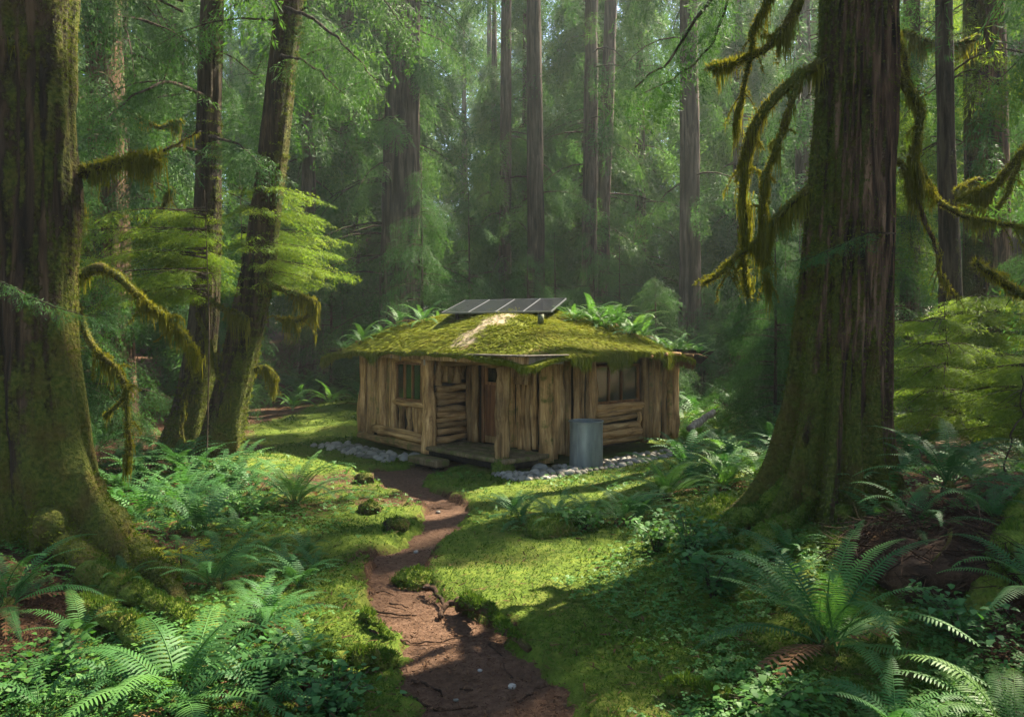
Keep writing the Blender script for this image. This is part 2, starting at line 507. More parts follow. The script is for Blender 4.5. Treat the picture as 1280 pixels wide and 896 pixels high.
# ------------------------------------------------------------------ terrain
PATH = np.array([  # Y, left x, right x
    [-6, -.5, .9], [2.0, -.6, .8], [4.2, -.75, .70], [5.2, -.78, .50], [6.0, -.95, .35], [6.6, -1.12, .05], [7.2, -1.42, -.42], [7.8, -1.55, -.70],
    [8.7, -1.60, -.95], [9.4, -1.45, -.80], [10.2, -1.24, -.58], [11.0, -1.25, -.56], [11.7, -1.50, -.72], [12.4, -1.95, -1.0], [13.1, -2.35, -1.3],
    [13.8, -2.7, -1.35], [14.4, -2.6, -1.0], [15.2, -1.9, -.8], [15.9, -1.2, -1.0], [16.2, -1.0, -1.0]])
GRID = {}
def look(k, x, y):
    i = min(max(int(np.searchsorted(gx, x)) - 1, 0), len(gx)-2); j = min(max(int(np.searchsorted(gy, y)) - 1, 0), len(gy)-2)
    a = (x - gx[i])/(gx[i+1]-gx[i]); b = (y - gy[j])/(gy[j+1]-gy[j]); A = GRID[k]
    return (A[j, i]*(1-a) + A[j, i+1]*a)*(1-b) + (A[j+1, i]*(1-a) + A[j+1, i+1]*a)*b
def path_sd(x, y):
    """signed distance-like: positive inside the path"""
    if GRID and np.ndim(x) == 0: return look('p', x, y)
    yy = np.asarray(y, float); x = np.asarray(x, float)
    l = np.interp(yy, PATH[:, 0], PATH[:, 1]); r = np.interp(yy, PATH[:, 0], PATH[:, 2])
    d = np.minimum(x - l, r - x)
    d = d + .20*fbm(x*1.9, yy*1.9, 5.0, 3) + .08*vn(x*7, yy*7, 1.0) + .05*vn(x*15, yy*15, 2.0) - .05
    return np.where(yy > 16.1, -1.0, d)
BUMPS = [(-4.7, 8.3, .30, 1.5), (-5.6, 6.6, .30, 1.3), (3.7, 9.0, .22, 1.7), (6.0, 9.3, .62, 1.5), (3.9, 6.6, .22, 1.1), (2.3, 8.0, .16, .9),
         (-2.6, 7.0, .10, .8), (-2.2, 11.0, .10, .9), (4.2, 12.6, .25, 1.6), (-5.0, 13.6, .22, 1.8), (7, 14, .3, 2.5), (2.2, 5.0, .10, .8)]
def hgt(x, y):
    if GRID and np.ndim(x) == 0: return look('h', x, y)
    x = np.asarray(x, float); y = np.asarray(y, float)
    h = .14*fbm(x*.35, y*.35, 0, 3, 2) + .075*fbm(x*1.5, y*1.5, 0, 3, 5)
    for bx, by, a, s in BUMPS:
        h = h + a*np.exp(-((x-bx)**2 + (y-by)**2)/(2*s*s))
    far = np.clip(y - 19, 0, 80)
    h = h + .035*far + .5*fbm(x*.09, y*.09, 3, 3, 9)*sst(18, 30, np.hypot(x, y))
    h = h + .05*np.clip(np.abs(x) - 7, 0, 20)
    # level round the cabin
    cx, cyy = to_cab(x, y)
    dd = np.maximum(np.maximum(-cx, cx - LX), np.maximum(-cyy, cyy - LY))
    w = 1 - sst(.6, 3.0, dd)
    h = h*(1-w)
    pd = path_sd(x, y)
    h = h*(1 - .65*sst(-.5, .3, pd))
    return h
def ground_h(x, y):
    if GRID and np.ndim(x) == 0: return look('g', x, y)
    pd = path_sd(x, y)
    return hgt(x, y) - .10*sst(-.06, .10, pd) + .03*sst(-.45, -.05, pd)*(1-sst(-.05, .05, pd))
def G(px, py):
    Y = CAM_H*FPX/(py - HOR)
    for _ in range(8):
        z = float(ground_h((px-640)/FPX*Y, Y))
        Y = .5*Y + .5*(CAM_H - z)*FPX/(py - HOR)
    X = (px-640)/FPX*Y
    return np.array([X, Y, float(ground_h(X, Y))])
def on_ground(x, y, dz=0.0):
    return np.array([x, y, float(ground_h(x, y)) + dz])

def litter_mask(x, y):
    """0 = moss lawn, 1 = brown forest litter"""
    m = .27 + .66*fbm(x*.7, y*.7, 7, 4)
    m = m + .75*sst(-2.9, -4.0, x)*sst(9.6, 8.0, y) + .8*sst(3.0, 4.4, x)*sst(12, 10, y) + .3*sst(-4.5, -6, x)
    m = m + .35*sst(30, 45, y) - .25*sst(19, 24, y) + .8*sst(5, 8, np.abs(x))
    m = m - .9*np.exp(-((x+3.6)**2/9 + (y-21)**2/20)) - .5*np.exp(-((x-.9)**2/1.6 + (y-8.5)**2/8))
    pd = path_sd(x, y)
    m = m + .35*sst(-.12, .05, pd)
    return np.clip(m, 0, 1)

def axis(*segs):
    a = []
    for lo, hi, st in segs:
        n = max(1, int(round((hi-lo)/st)))
        a.append(np.linspace(lo, hi, n, endpoint=False))
    return np.concatenate(a + [[segs[-1][1]]])
gx = axis((-150, -40, 6), (-40, -14, 1.2), (-14, -7, .25), (-7, 7, .055), (7, 14, .25), (14, 40, 1.2), (40, 150, 6))
gy = axis((-60, -8, 4), (-8, 3.5, .4), (3.5, 15.5, .055), (15.5, 26, .2), (26, 50, 1.0), (50, 160, 5))
XX, YY = np.meshgrid(gx, gy)
ZZ = ground_h(XX, YY)
ZZ = ZZ + (.018*fbm(XX*9, YY*9, 0, 2, 4) + .05*np.clip(fbm(XX*3.1, YY*3.1, 0, 3, 6), -.1, 1))*(np.abs(XX) < 7)*(YY < 15.5)*(YY > 3.5)*(path_sd(XX, YY) < 0)
GRID_ = {'p': path_sd(XX, YY), 'h': hgt(XX, YY)}
GRID_['g'] = np.where(GRID_['p'] > -.05, np.maximum(ZZ, GRID_['h'] - .058), ZZ)
GRID.update(GRID_)
nx, ny = len(gx), len(gy)
ii = (np.arange(ny-1)[:, None]*nx + np.arange(nx-1)[None]).ravel()
mb = MB(); mb.add(np.stack([XX, YY, ZZ], -1).reshape(-1, 3), np.stack([ii, ii+1, ii+nx+1, ii+nx], -1), tint=litter_mask(XX, YY).ravel())
tag(mb.build('ground', M_GROUND), kind='structure')

# path: its own sheet that sinks below the moss at both edges
ys = np.arange(1.0, 16.3, .05); ws = np.linspace(0, 1, 34)
l = np.interp(ys, PATH[:, 0], PATH[:, 1]) - .22; r = np.interp(ys, PATH[:, 0], PATH[:, 2]) + .22
PX = l[:, None]*(1-ws) + r[:, None]*ws; PY = np.repeat(ys[:, None], len(ws), 1)
PZ = hgt(PX, PY) - .055 + .016*fbm(PX*3, PY*3, 0, 4, 8) - .02*np.sin(np.pi*ws)[None]
nx2 = len(ws); ii = (np.arange(len(ys)-1)[:, None]*nx2 + np.arange(nx2-1)[None]).ravel()
mb = MB(); mb.add(np.stack([PX, PY, PZ], -1).reshape(-1, 3), np.stack([ii, ii+1, ii+nx2+1, ii+nx2], -1))
tag(mb.build('path', M_PATH), kind='structure')
def path_h(x, y): return hgt(x, y) - .050

# ------------------------------------------------------------------ gaps in the canopy that let the sun through
def gp(px, py, dz=0.0):
    g = G(px, py); g[2] += dz; return g
SPOTS = []
def spot(p, r): SPOTS.append((np.asarray(p, float), r))
for px, py, r in ((500, 612, .8), (560, 606, .8), (630, 612, 1.0), (700, 612, 1.0), (770, 612, 1.0), (470, 610, .6),
                  (560, 800, .55), (480, 770, .45), (600, 770, .35), (350, 595, .9), (390, 610, .8),
                  (880, 590, .8), (940, 575, .8), (850, 610, .6), (460, 645, .45), (330, 520, 1.6), (400, 510, 1.8), (430, 480, 1.6), (615, 785, .35),
                  (700, 700, .4), (1000, 740, .35), (480, 700, .3), (640, 650, .35)):
    spot(gp(px, py, .1), r)
for px, py, Y, r in ((560, 420, 16, 1.5), (620, 415, 15.3, 1.5), (700, 415, 15.5, 1.5), (770, 420, 16, 1.4), (820, 425, 16.6, 1.0), (480, 420, 17, 1.4), (640, 375, 17.5, 1.3), (760, 385, 17.5, 1.0),
                     (380, 290, 13.5, 1.1), (320, 290, 13.5, .9), (380, 330, 13.5, .8), (200, 300, 14, .5), (1200, 440, 16, 1.2), (1240, 400, 17, 1.0), (1150, 480, 15, .8),
                     (900, 180, 22, 2.0), (940, 60, 26, 2.5), (590, 130, 30, 2.2), (1130, 420, 14.5, .9), (1260, 470, 13, .9), (1190, 520, 12.5, .8), (700, 330, 21, 1.6), (780, 280, 23, 1.8), (840, 220, 24, 2.0), (450, 350, 24, 1.8), (820, 340, 22, 1.5), (800, 260, 30, 3.0), (840, 310, 30, 2.5), (740, 280, 30, 2), (880, 560, 13.4, .7),
                     (930, 650, 8.9, .5), (1000, 760, 6.8, .4), (930, 250, 9.2, .5), (1150, 230, 9.4, .5), (440, 330, 28, 2.0), (420, 60, 13, .8), (560, 60, 30, 2), (1180, 60, 24, 1.6), (820, 60, 34, 3)):
    spot(P(px, py, Y), r)
SP = np.array([s[0] for s in SPOTS]); SR = np.array([s[1] for s in SPOTS])
def keep(Pn, pad=0.35):
    """False for foliage that would stand in one of the gaps"""
    Pn = np.asarray(Pn)
    d = Pn[:, None] - SP[None]
    t = d @ SUN
    q = np.linalg.norm(d - t[..., None]*SUN, axis=2)
    jit = .8 + .45*vn(Pn[:, 0]*.9, Pn[:, 1]*.9, Pn[:, 2]*.9)[:, None]
    stay = vn(Pn[:, 0]*2.6, Pn[:, 1]*2.6, Pn[:, 2]*2.6, 5) > .74
    return ~np.any((t > 1.2) & (q < (SR[None] + pad)*jit), axis=1) | stay

# ------------------------------------------------------------------ plants: templates
def spray_near(nt=15, nl=7, rs=1):
    """a flat feathery spray, axis +X, length 1: twigs carry small leaflets"""
    g = np.random.default_rng(rs); v, q = [], []
    def blade(p, d, n, w):
        d = np.asarray(d); s = np.cross(n, d); s /= np.linalg.norm(s) + 1e-9
        L = np.linalg.norm(d); b = len(v)
        v.extend([p, p + d*.5 + s*w, p + d, p + d*.5 - s*w]); q.append([b, b+1, b+2, b+3])
    up = np.array([0, 0, 1.0])
    for i in range(nt):
        t = (i + .5)/nt
        for sd in (-1, 1):
            tt = min(1, t + sd*.2/nt)
            p0 = np.array([tt, 0, -.12*tt*tt])
            L = (.42*(1-tt)**.75 + .06)*min(1, .5 + tt*3)*g.uniform(.8, 1.15)
            a = math.radians(g.uniform(50, 66))
            d = np.array([math.cos(a), sd*math.sin(a), g.uniform(-.22, .02)])
            for k in range(nl):
                u = (k + .6)/nl
                pk = p0 + d*L*u + np.array([0, 0, -.18*L*u*u])
                for s2 in (-1, 1):
                    a2 = math.atan2(d[1], d[0]) + s2*math.radians(52)
                    ll = (.075*(1-u)**.6 + .022)*g.uniform(.8, 1.2)
                    blade(pk, np.array([math.cos(a2), math.sin(a2), g.uniform(-.35, .1)])*ll, up + g.normal(0, .25, 3), .0095)
    return np.array(v), np.array(q)

def spray_mid(nt=12, w=.016, rs=2, droop=.2):
    g = np.random.default_rng(rs); v, q = [], []
    for i in range(nt):
        t = (i + .5)/nt
        for sd in (-1, 1):
            p0 = np.array([t, 0, -.12*t*t]); L = (.42*(1-t)**.8 + .09)*min(1, .5+t*3)*g.uniform(.7, 1.2)
            a = math.radians(g.uniform(42, 68))
            d = np.array([math.cos(a), sd*math.sin(a), g.uniform(-.45, .0) - droop*.4]); p1 = p0 + d*L*.5; p2 = p0 + d*L + np.array([0, 0, -droop*L])
            s = np.cross(d, g.normal(0, .45, 3) + [0, 0, 1]); s = s/np.linalg.norm(s)*w*g.uniform(.7, 1.4)
            b = len(v); v.extend([p0, p1 + s, p2, p1 - s]); q.append([b, b+1, b+2, b+3])
    b = len(v)
    v.extend([[.85, 0, -.09], [1, .012, -.13], [1.12, 0, -.18], [1, -.012, -.13]]); q.append([b, b+1, b+2, b+3])
    return np.array(v), np.array(q)
def spray_fine(nt, nl, w, ll, rs, droop):
    g = np.random.default_rng(rs); v, q = [], []
    for i in range(nt):
        t = (i + .5)/nt
        for sd in (-1, 1):
            p0 = np.array([t, 0, -.15*t*t]); L = (.45*(1-t)**.8 + .10)*min(1, .5+t*3)*g.uniform(.6, 1.2)
            a = math.radians(g.uniform(38, 66)); d = np.array([math.cos(a), sd*math.sin(a), g.uniform(-.4, .0)])
            for k in range(nl):
                u = (k + .5)/nl
                pk = p0 + d*L*u + np.array([0, 0, -droop*L*u*u])
                a2 = math.atan2(d[1], d[0]) + g.choice([-1, 1])*math.radians(g.uniform(15, 60))
                e = np.array([math.cos(a2), math.sin(a2), g.uniform(-.9, .1)])*ll*(1.1-.5*u)*g.uniform(.7, 1.3)
                s = np.cross(e, g.normal(0, .5, 3) + [0, 0, 1]); s = s/np.linalg.norm(s)*w*g.uniform(.7, 1.3)
                b = len(v); v.extend([pk, pk + e*.45 + s, pk + e, pk + e*.45 - s]); q.append([b, b+1, b+2, b+3])
    return np.array(v), np.array(q)
SPX = [spray_fine(8, 5, .0095, .125, 21, .35), spray_fine(7, 5, .010, .13, 22, .7)]
SPN = [spray_near(13, 6, 1), spray_near(11, 5, 5)]
SPM = [spray_mid(13, .020, 2), spray_mid(11, .022, 6, .5)]
SPF = [spray_fine(6, 3, .017, .19, 23, .4), spray_fine(6, 3, .018, .19, 24, .7)]

def frames(head, pitch, roll, scale):
    """rotation*scale matrices whose X axis runs along the heading"""
    ch, sh, cp, sp = np.cos(head), np.sin(head), np.cos(pitch), np.sin(pitch)
    X = np.stack([ch*cp, sh*cp, sp], -1)
    Y = np.stack([-sh, ch, np.zeros_like(ch)], -1)
    Z = np.cross(X, Y)
    cr, sr = np.cos(roll)[:, None], np.sin(roll)[:, None]
    Y2, Z2 = Y*cr + Z*sr, -Y*sr + Z*cr
    return np.stack([X, Y2, Z2], -1) * np.asarray(scale)[:, None, None]

def crown(g, base, z0, z1, R, nb, ns, tmpl, size, droop=.5, rise=.15, carve=True, tip=.25, azr=None, wood_r=.03, mats=None, bare=.2):
    """a conifer crown: nb limbs with ns hanging sprays each"""
    mb = MB()
    k = np.sort(g.uniform(0, 1, nb)); zz = z0 + (z1 - z0)*k
    aa = g.uniform(0, 2*np.pi, nb) if azr is None else g.uniform(azr[0], azr[1], nb)
    prof = (1 - k)**.75*(1-tip) + tip*(1-k)
    prof = prof*np.clip(.55 + k*4, 0, 1)
    Ls = R*prof*g.uniform(.6, 1.15, nb) + .3
    Pts, H, Pi, Sz = [], [], [], []
    for i in range(nb):
        d = np.array([math.cos(aa[i]), math.sin(aa[i]), 0.0])
        b0 = np.array([base[0], base[1], zz[i]])
        dr = droop*g.uniform(.6, 1.3); rs = rise*g.uniform(.3, 1.6)
        f = lambda t: b0 + d*Ls[i]*t[:, None]*(1-.12*t[:, None]) + np.array([0, 0, 1.0])*(Ls[i]*(rs*t - dr*t*t))[:, None]
        tl = np.linspace(0, 1, 6)
        lp = f(tl)
        n = max(4, int(1.35*ns*(.4 + .6*Ls[i]/R)))
        t = bare + (1-bare)*g.uniform(0, 1, n)**.7
        pts = f(t) + g.normal(0, .05, (n, 3))
        ok = keep(pts) if carve else np.ones(n, bool)
        if not carve or ok.mean() > .72:
            mb.tube(lp, np.linspace(wood_r, wood_r*.15, 6)*(.4 + .6*Ls[i]/R), 4, mat=1, caps=False)
        sd = np.where(g.uniform(0, 1, n) < .5, -1, 1)
        hd = aa[i] + sd*np.radians(g.uniform(12, 70, n))*(1.05 - t*.55)
        pt = -dr*t*1.0 - g.uniform(.1, .95, n)
        sz = size*g.uniform(.6, 1.25, n)*np.clip(1.15 - .35*t, .4, 1)*np.clip(.5 + Ls[i]/R, .6, 1.1)
        Pts.append(pts[ok]); H.append(hd[ok]); Pi.append(pt[ok]); Sz.append(sz[ok])
    Pts, H, Pi, Sz = map(np.concatenate, (Pts, H, Pi, Sz))
    M = frames(H, Pi, g.normal(0, .35, len(H)), Sz)
    tn = np.clip(.5 + .45*vn(Pts[:, 0]*.5, Pts[:, 1]*.5, Pts[:, 2]*.5) + g.normal(0, .18, len(H)), 0, 1)
    sel = g.integers(0, len(tmpl), len(H))
    for j, (tv, tq) in enumerate(tmpl):
        mb.inst(tv, tq, M[sel == j], Pts[sel == j], 0, tn[sel == j])
    return mb

def trunk_mb(pts, rad, nth=48, nz=60, ridge=.03, rfreq=5.0, lobes=(), seed=0, lump=.06):
    """trunk along a polyline; lobes = (angle, reach, width, height) of root buttresses"""
    pts = np.asarray(pts, float); rad = np.asarray(rad, float)
    s = np.concatenate([[0], np.cumsum(np.linalg.norm(np.diff(pts, axis=0), axis=1))]); s /= s[-1]
    u = np.linspace(0, 1, nz)**1.35
    cx = np.stack([np.interp(u, s, pts[:, i]) for i in range(3)], -1)
    # soften the corners of the polyline
    for _ in range(3):
        cx[1:-1] = .25*cx[:-2] + .5*cx[1:-1] + .25*cx[2:]
    r = np.interp(u, s, rad)
    th = np.arange(nth)/nth*2*np.pi
    ct, st = np.cos(th)[None], np.sin(th)[None]
    z = (cx[:, 2] - pts[0][2])[:, None]
    R = r[:, None]*np.ones(nth)[None] - (.10*np.exp(-np.clip(z, 0, None)/.9) if len(lobes) > 5 else 0)
    a = 1 - 2*np.abs(vn(ct*rfreq + seed*3.3, st*rfreq + seed, z*.35 + seed, 11))
    b = 1 - 2*np.abs(vn(ct*rfreq*2.3 + seed, st*rfreq*2.3, z*.9 + seed, 12))
    R = R + ridge*(.6*a + .4*b) + r[:, None]*lump*fbm(ct*1.2 + seed, st*1.2, z*.8, 3, 13)*2
    for (an, reach, wd, hz) in lobes:
        da = np.angle(np.exp(1j*(th - an)))[None]
        zz = np.clip(z, 0, None)
        wloc = wd*(.55 + .45*np.clip(zz/hz, 0, 1.5))
        R = R + reach*np.exp(-(da/wloc)**2)*np.exp(-(zz/hz)**.85)*(1 + .25*vn(ct*3 + an, st*3, z*2, 14))
    v = np.stack([cx[:, 0][:, None] + R*ct, cx[:, 1][:, None] + R*st, np.repeat(cx[:, 2][:, None], nth, 1)], -1)
    i = np.arange(nz-1)[:, None]*nth; j = np.arange(nth)[None]; j2 = (j+1) % nth
    q = np.stack([i+j, i+j2, i+nth+j2, i+nth+j], -1).reshape(-1, 4)
    mb = MB(); mb.add(v.reshape(-1, 3), q)
    return mb

def smooth_line(pts, n):
    pts = np.asarray(pts, float)
    s = np.concatenate([[0], np.cumsum(np.linalg.norm(np.diff(pts, axis=0), axis=1))]); s /= s[-1]
    u = np.linspace(0, 1, n)
    c = np.stack([np.interp(u, s, pts[:, i]) for i in range(3)], -1)
    for _ in range(max(1, n//10)):
        c[1:-1] = .25*c[:-2] + .5*c[1:-1] + .25*c[2:]
    return c

STR_V = np.array([[-.5, 0, 0], [.5, 0, 0], [-.42, .15, -.35], [.42, .12, -.35], [-.22, -.1, -.7], [.22, -.1, -.7], [0, .1, -1.0]])
STR_Q = np.array([[0, 1, 3, 2], [2, 3, 5, 4], [4, 5, 6, 6]])
STR_V = np.vstack([STR_V, [[.01, .1, -1.0]]]); STR_Q[2] = [4, 5, 7, 6]
def strands(mb, g, pts, n, lmin, lmax, w=.011, spread=.02, fuzz=True, lenf=None):
    """hanging moss: thin tapering strands below a limb, and short fuzz all round it"""
    m = len(pts); i = g.integers(0, m-1, n); f = g.uniform(0, 1, n)[:, None]
    p = pts[i]*(1-f) + pts[i+1]*f + g.normal(0, spread, (n, 3))
    clump = np.clip(.30 + 1.7*vn(p[:, 0]*4.2, p[:, 1]*4.2, p[:, 2]*4.2, 21), .04, 1.35)
    L = (lmin + (lmax - lmin)*g.uniform(0, 1, n)**2)*clump
    hd = g.uniform(0, 2*np.pi, n); z = np.zeros(n)
    M = frames(hd, z, z, np.ones(n))
    M[:, :, 0] *= (w*g.uniform(.5, 1.4, n))[:, None]; M[:, :, 1] *= (L*.25)[:, None]; M[:, :, 2] *= L[:, None]
    M[:, :2, 2] += g.normal(0, .08, (n, 2))*L[:, None]
    mb.inst(STR_V, STR_Q, M, p, 0, np.clip(g.normal(.5, .22, n), 0, 1))
    if fuzz:
        n2 = n
        i = g.integers(0, m-1, n2); f = g.uniform(0, 1, n2)[:, None]
        p = pts[i]*(1-f) + pts[i+1]*f
        M = frames(g.uniform(0, 2*np.pi, n2), g.uniform(-1.2, 1.2, n2), g.uniform(0, 6, n2), np.ones(n2))
        M[:, :, 0] *= (w*1.2); M[:, :, 1] *= (.02); M[:, :, 2] *= (g.uniform(.5, 1.2, n2)*spread*2.4 + .012)[:, None]
        mb.inst(STR_V, STR_Q, M, p, 0, np.clip(g.normal(.6, .2, n2), 0, 1))

def limb(root, pts, r0, r1, moss=0, hang=.3, w=.011, mat=None, name='branch', spread=None, jig=.03, seed=1):
    """a limb of a tree with its hanging moss as a sub-part"""
    g = np.random.default_rng(seed*17 + 5)
    n = max(10, int(len(pts)*7))
    c = smooth_line(pts, n)
    c = c + np.stack([vn(np.arange(n)*.45 + seed, 0.0, i*7.7) for i in range(3)], -1)*jig*np.linspace(.2, 1, n)[:, None]
    off = np.array(root.location)
    rr = np.linspace(r0, r1, n)*(1.3 if moss > 150 else 1)
    mb = MB(); mb.tube(c, rr, 8, wob=.35, seed=seed)
    twigs = []
    if moss > 150:
        for k in range(7):
            i = int(g.integers(n//4, n-1)); L = g.uniform(.14, .5); a = g.uniform(0, 6.28)
            e = np.array([math.cos(a)*.6, math.sin(a)*.4, g.uniform(-.8, .25)])*L
            tw = smooth_line([c[i], c[i] + e*.5 + [0, 0, .03], c[i] + e + [0, 0, -.05]], 8)
            mb.tube(tw, np.linspace(.008, .0015, 8), 5, caps=False); twigs.append(tw)
    b = mb.build(name, mat or B_LIMB, root, off)
    if moss:
        m2 = MB(); strands(m2, g, c, int(moss*2.4), .04, hang*1.35, w*1.15, spread or (r0+r1)*.5)
        for tw in twigs: strands(m2, g, tw, max(20, moss//9), .02, hang*.8, w*.8, .012)
        m2.build('hanging_moss', F_MOSS, b, off)
    return b, c

def foliage_on(root, b, lines, g, n, size, tmpl, mat, droop=.7, name='foliage', tint=.5, side=1.0):
    """sprays of needles along limbs; a sub-part of the limb b or a part of the tree"""
    off = np.array(root.location); mb = MB()
    Pts, H, Pi, Sz = [], [], [], []
    for c in lines:
        m = len(c); i = g.integers(m//5, m-1, n); f = g.uniform(0, 1, n)[:, None]
        p = c[i]*(1-f) + c[i+1]*f
        d = c[i+1] - c[i]; a = np.arctan2(d[:, 1], d[:, 0])
        hd = a + np.where(g.uniform(0, 1, n) < .5, -1, 1)*np.radians(g.uniform(15, 75, n))*side
        Pts.append(p); H.append(hd); Pi.append(-droop*g.uniform(.3, 1.3, n)); Sz.append(size*g.uniform(.6, 1.2, n))
    Pts, H, Pi, Sz = map(np.concatenate, (Pts, H, Pi, Sz))
    M = frames(H, Pi, g.normal(0, .3, len(H)), Sz)
    tn = np.clip(tint + g.normal(0, .2, len(H)), 0, 1)
    sel = g.integers(0, len(tmpl), len(H))
    for j, (tv, tq) in enumerate(tmpl):
        mb.inst(tv, tq, M[sel == j], Pts[sel == j], 0, tn[sel == j])
    return mb.build(name, mat, b if b is not None else root, off)

def frond_mb(mb, g, az_, L, el0, curl, npin=28, wid=.16, origin=(0, 0, 0), tint=.5, roll=0.0, mat=0, seg=3):
    """one fern frond: arching rachis with tapering pinnae"""
    n = npin; t = (np.arange(n) + .8)/(n + .3)
    tf = np.linspace(0, 1, 14)
    ang = el0 - curl*tf**1.25
    ds = L/13
    xr = np.concatenate([[0], np.cumsum(np.cos(ang[:-1])*ds)]); zr = np.concatenate([[0], np.cumsum(np.sin(ang[:-1])*ds)])
    sw = g.normal(0, .10)*L*tf**2
    ca, sa = math.cos(az_), math.sin(az_)
    o = np.asarray(origin, float)
    rach = np.stack([o[0] + xr*ca - sw*sa, o[1] + xr*sa + sw*ca, o[2] + zr], -1)
    mb.tube(rach, np.linspace(.007, .0015, 14)*L*1.1, 4, mat=mat, tint=min(1, tint + .25), caps=False)
    pos = np.stack([np.interp(t, tf, rach[:, i]) for i in range(3)], -1)
    at = np.interp(t, tf, ang)
    T = np.stack([np.cos(at)*ca, np.cos(at)*sa, np.sin(at)], -1)
    S = np.array([-sa, ca, 0.0]); Nn = np.cross(T, np.repeat(S[None], n, 0))
    t0 = .16
    prof = np.where(t < t0, 0, np.clip((t - t0)/.14, 0, 1)**.6*np.clip((1.03 - t)/.75, 0, 1)**.75)
    ok = t >= t0
    ok0 = ok; tear = g.uniform(.03, .10)
    dt = L*(1/(n+.3))
    for sd in (-1, 1):
        ok = ok0 & (g.uniform(0, 1, n) > tear)
        D = sd*S[None]*np.cos(.28) + T*np.sin(.28 + .25*t[:, None])
        D = D/np.linalg.norm(D, axis=1)[:, None]
        Lp = wid*L*1.05*prof*g.uniform(.88, 1.1, n)
        wd = dt*.31
        cr, vs = math.cos(roll), None
        dz = -Nn*0 + np.array([0, 0, -1.0])
        rows = []
        us = (0, .35, .75, 1.0); wsx = (.75, 1.0, .65, .03)
        for uu, wv in zip(us, wsx):
            c = pos + D*Lp[:, None]*uu + dz*(Lp*.28*uu*uu)[:, None] + Nn*(.12*Lp*uu)[:, None]*1.0
            rows.append(c - T*wd*wv); rows.append(c + T*wd*wv)
        v = np.stack(rows, 1)[ok]  # (n,8,3)
        k = len(v); b = (np.arange(k)*8)[:, None]
        q = np.concatenate([np.stack([b[:, 0]+0, b[:, 0]+1, b[:, 0]+3, b[:, 0]+2], -1), np.stack([b[:, 0]+2, b[:, 0]+3, b[:, 0]+5, b[:, 0]+4], -1), np.stack([b[:, 0]+4, b[:, 0]+5, b[:, 0]+7, b[:, 0]+6], -1)])
        mb.add(v.reshape(-1, 3), q, mat=mat, tint=np.clip(tint + g.normal(0, .07), 0, 1))
    return rach

def fern_params(g, n, L, spread=(0, 2*np.pi), low=.55):
    out = []
    for i in range(n):
        inner = i < n*.4
        a = spread[0] + (spread[1]-spread[0])*((i + g.uniform(-.35, .35))/n*1.0 if spread[1]-spread[0] < 6 else ((i*.381966) % 1 + g.uniform(-.03, .03)))
        e = g.uniform(1.1, 1.4) if inner else g.uniform(low, 1.05)
        c = g.uniform(1.3, 2.1) if inner else g.uniform(.9, 1.6)
        out.append((a, L*g.uniform(.75, 1.1), e, c))
    return out

def hero_fern(name, label, loc, n, L, seed, mat, spread=(0, 2*np.pi), npin=30, group=None, low=.45, tint=.5, wid=.16, dead=2, extra=()):
    g = np.random.default_rng(seed)
    root = thing(name, label, 'fern', loc, group)
    for (a, l_, e, c) in list(fern_params(g, n, L, spread, low)) + list(extra):
        mb = MB(); frond_mb(mb, g, a, l_, e, c, int(npin*1.35), wid, (g.normal(0, .03), g.normal(0, .03), 0), np.clip(tint + g.normal(0, .28), 0, 1))
        mb.build('frond', mat, root)
    for i in range(dead):
        mb = MB(); frond_mb(mb, g, g.uniform(0, 6.28), L*.8, .35, 1.1, 18, .12, (0, 0, .02), g.uniform(.2, .9))
        tag(mb.build('frond', F_DEAD, root), label='withered brown frond')
    mb = MB(); mb.tube([[0, 0, -.08], [0, 0, .03], [.01, 0, .09]], [.075, .07, .03], 9, wob=.4)
    mb.build('root_crown', B_ROOT, root)
    return root

def fern_mesh(g, n, L, npin, mat, tint=.5, wid=.16, dead=1, low=.4):
    mb = MB()
    for (a, l_, e, c) in fern_params(g, n, L, low=low):
        frond_mb(mb, g, a, l_, e, c, npin, wid, (g.normal(0, .03), g.normal(0, .03), 0), np.clip(tint + g.normal(0, .2), 0, 1))
    for i in range(dead):
        frond_mb(mb, g, g.uniform(0, 6.28), L*.8, .3, 1.0, 14, .12, (0, 0, .02), .5, mat=1)
    return mb.build('fern', [mat, F_DEAD], mesh_only=True)
#@@CABIN
# ------------------------------------------------------------------ cabin
cabin = thing('log_cabin', 'small rustic log cabin with a mossy fern-grown roof and corner porch in the clearing', 'cabin', (C0[0], C0[1], 0), rz=UV_ANG)
_ls = [0]
def log(parent, p0, p1, r, mat=W_LOG, name='log', nseg=12, bend=.03, n=11, taper=.1, wob=.28, knots=True):
    _ls[0] += 1; s = _ls[0]; g = np.random.default_rng(900 + s)
    p0, p1 = np.asarray(p0, float), np.asarray(p1, float)
    L = np.linalg.norm(p1 - p0); z = np.linspace(0, L, nseg)
    u = z/L
    c = np.stack([bend*vn(u*2.2 + s*3.1, 0.), bend*vn(u*2.2 + s*5.7, 9.), z], -1)
    rr = r*(1 - taper*u + .10*vn(u*4 + s, 3.))
    if knots and g.uniform() < .6:
        k = g.uniform(.15, .85); rr = rr*(1 + .16*np.exp(-((u-k)/.06)**2))
    mb = MB(); mb.tube(c, rr, n, wob=wob, seed=s)
    o = mb.build(name, mat, parent)
    q = Vector((p1-p0)).to_track_quat('Z', 'Y')
    o.matrix_basis = Matrix.Translation(Vector(p0)) @ q.to_matrix().to_4x4() @ Matrix.Rotation(g.uniform(0, 6.28), 4, 'Z')
    return o

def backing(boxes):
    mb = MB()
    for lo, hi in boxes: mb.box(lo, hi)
    return mb.build('wall', M_DARKIN, cabin, smooth=False)

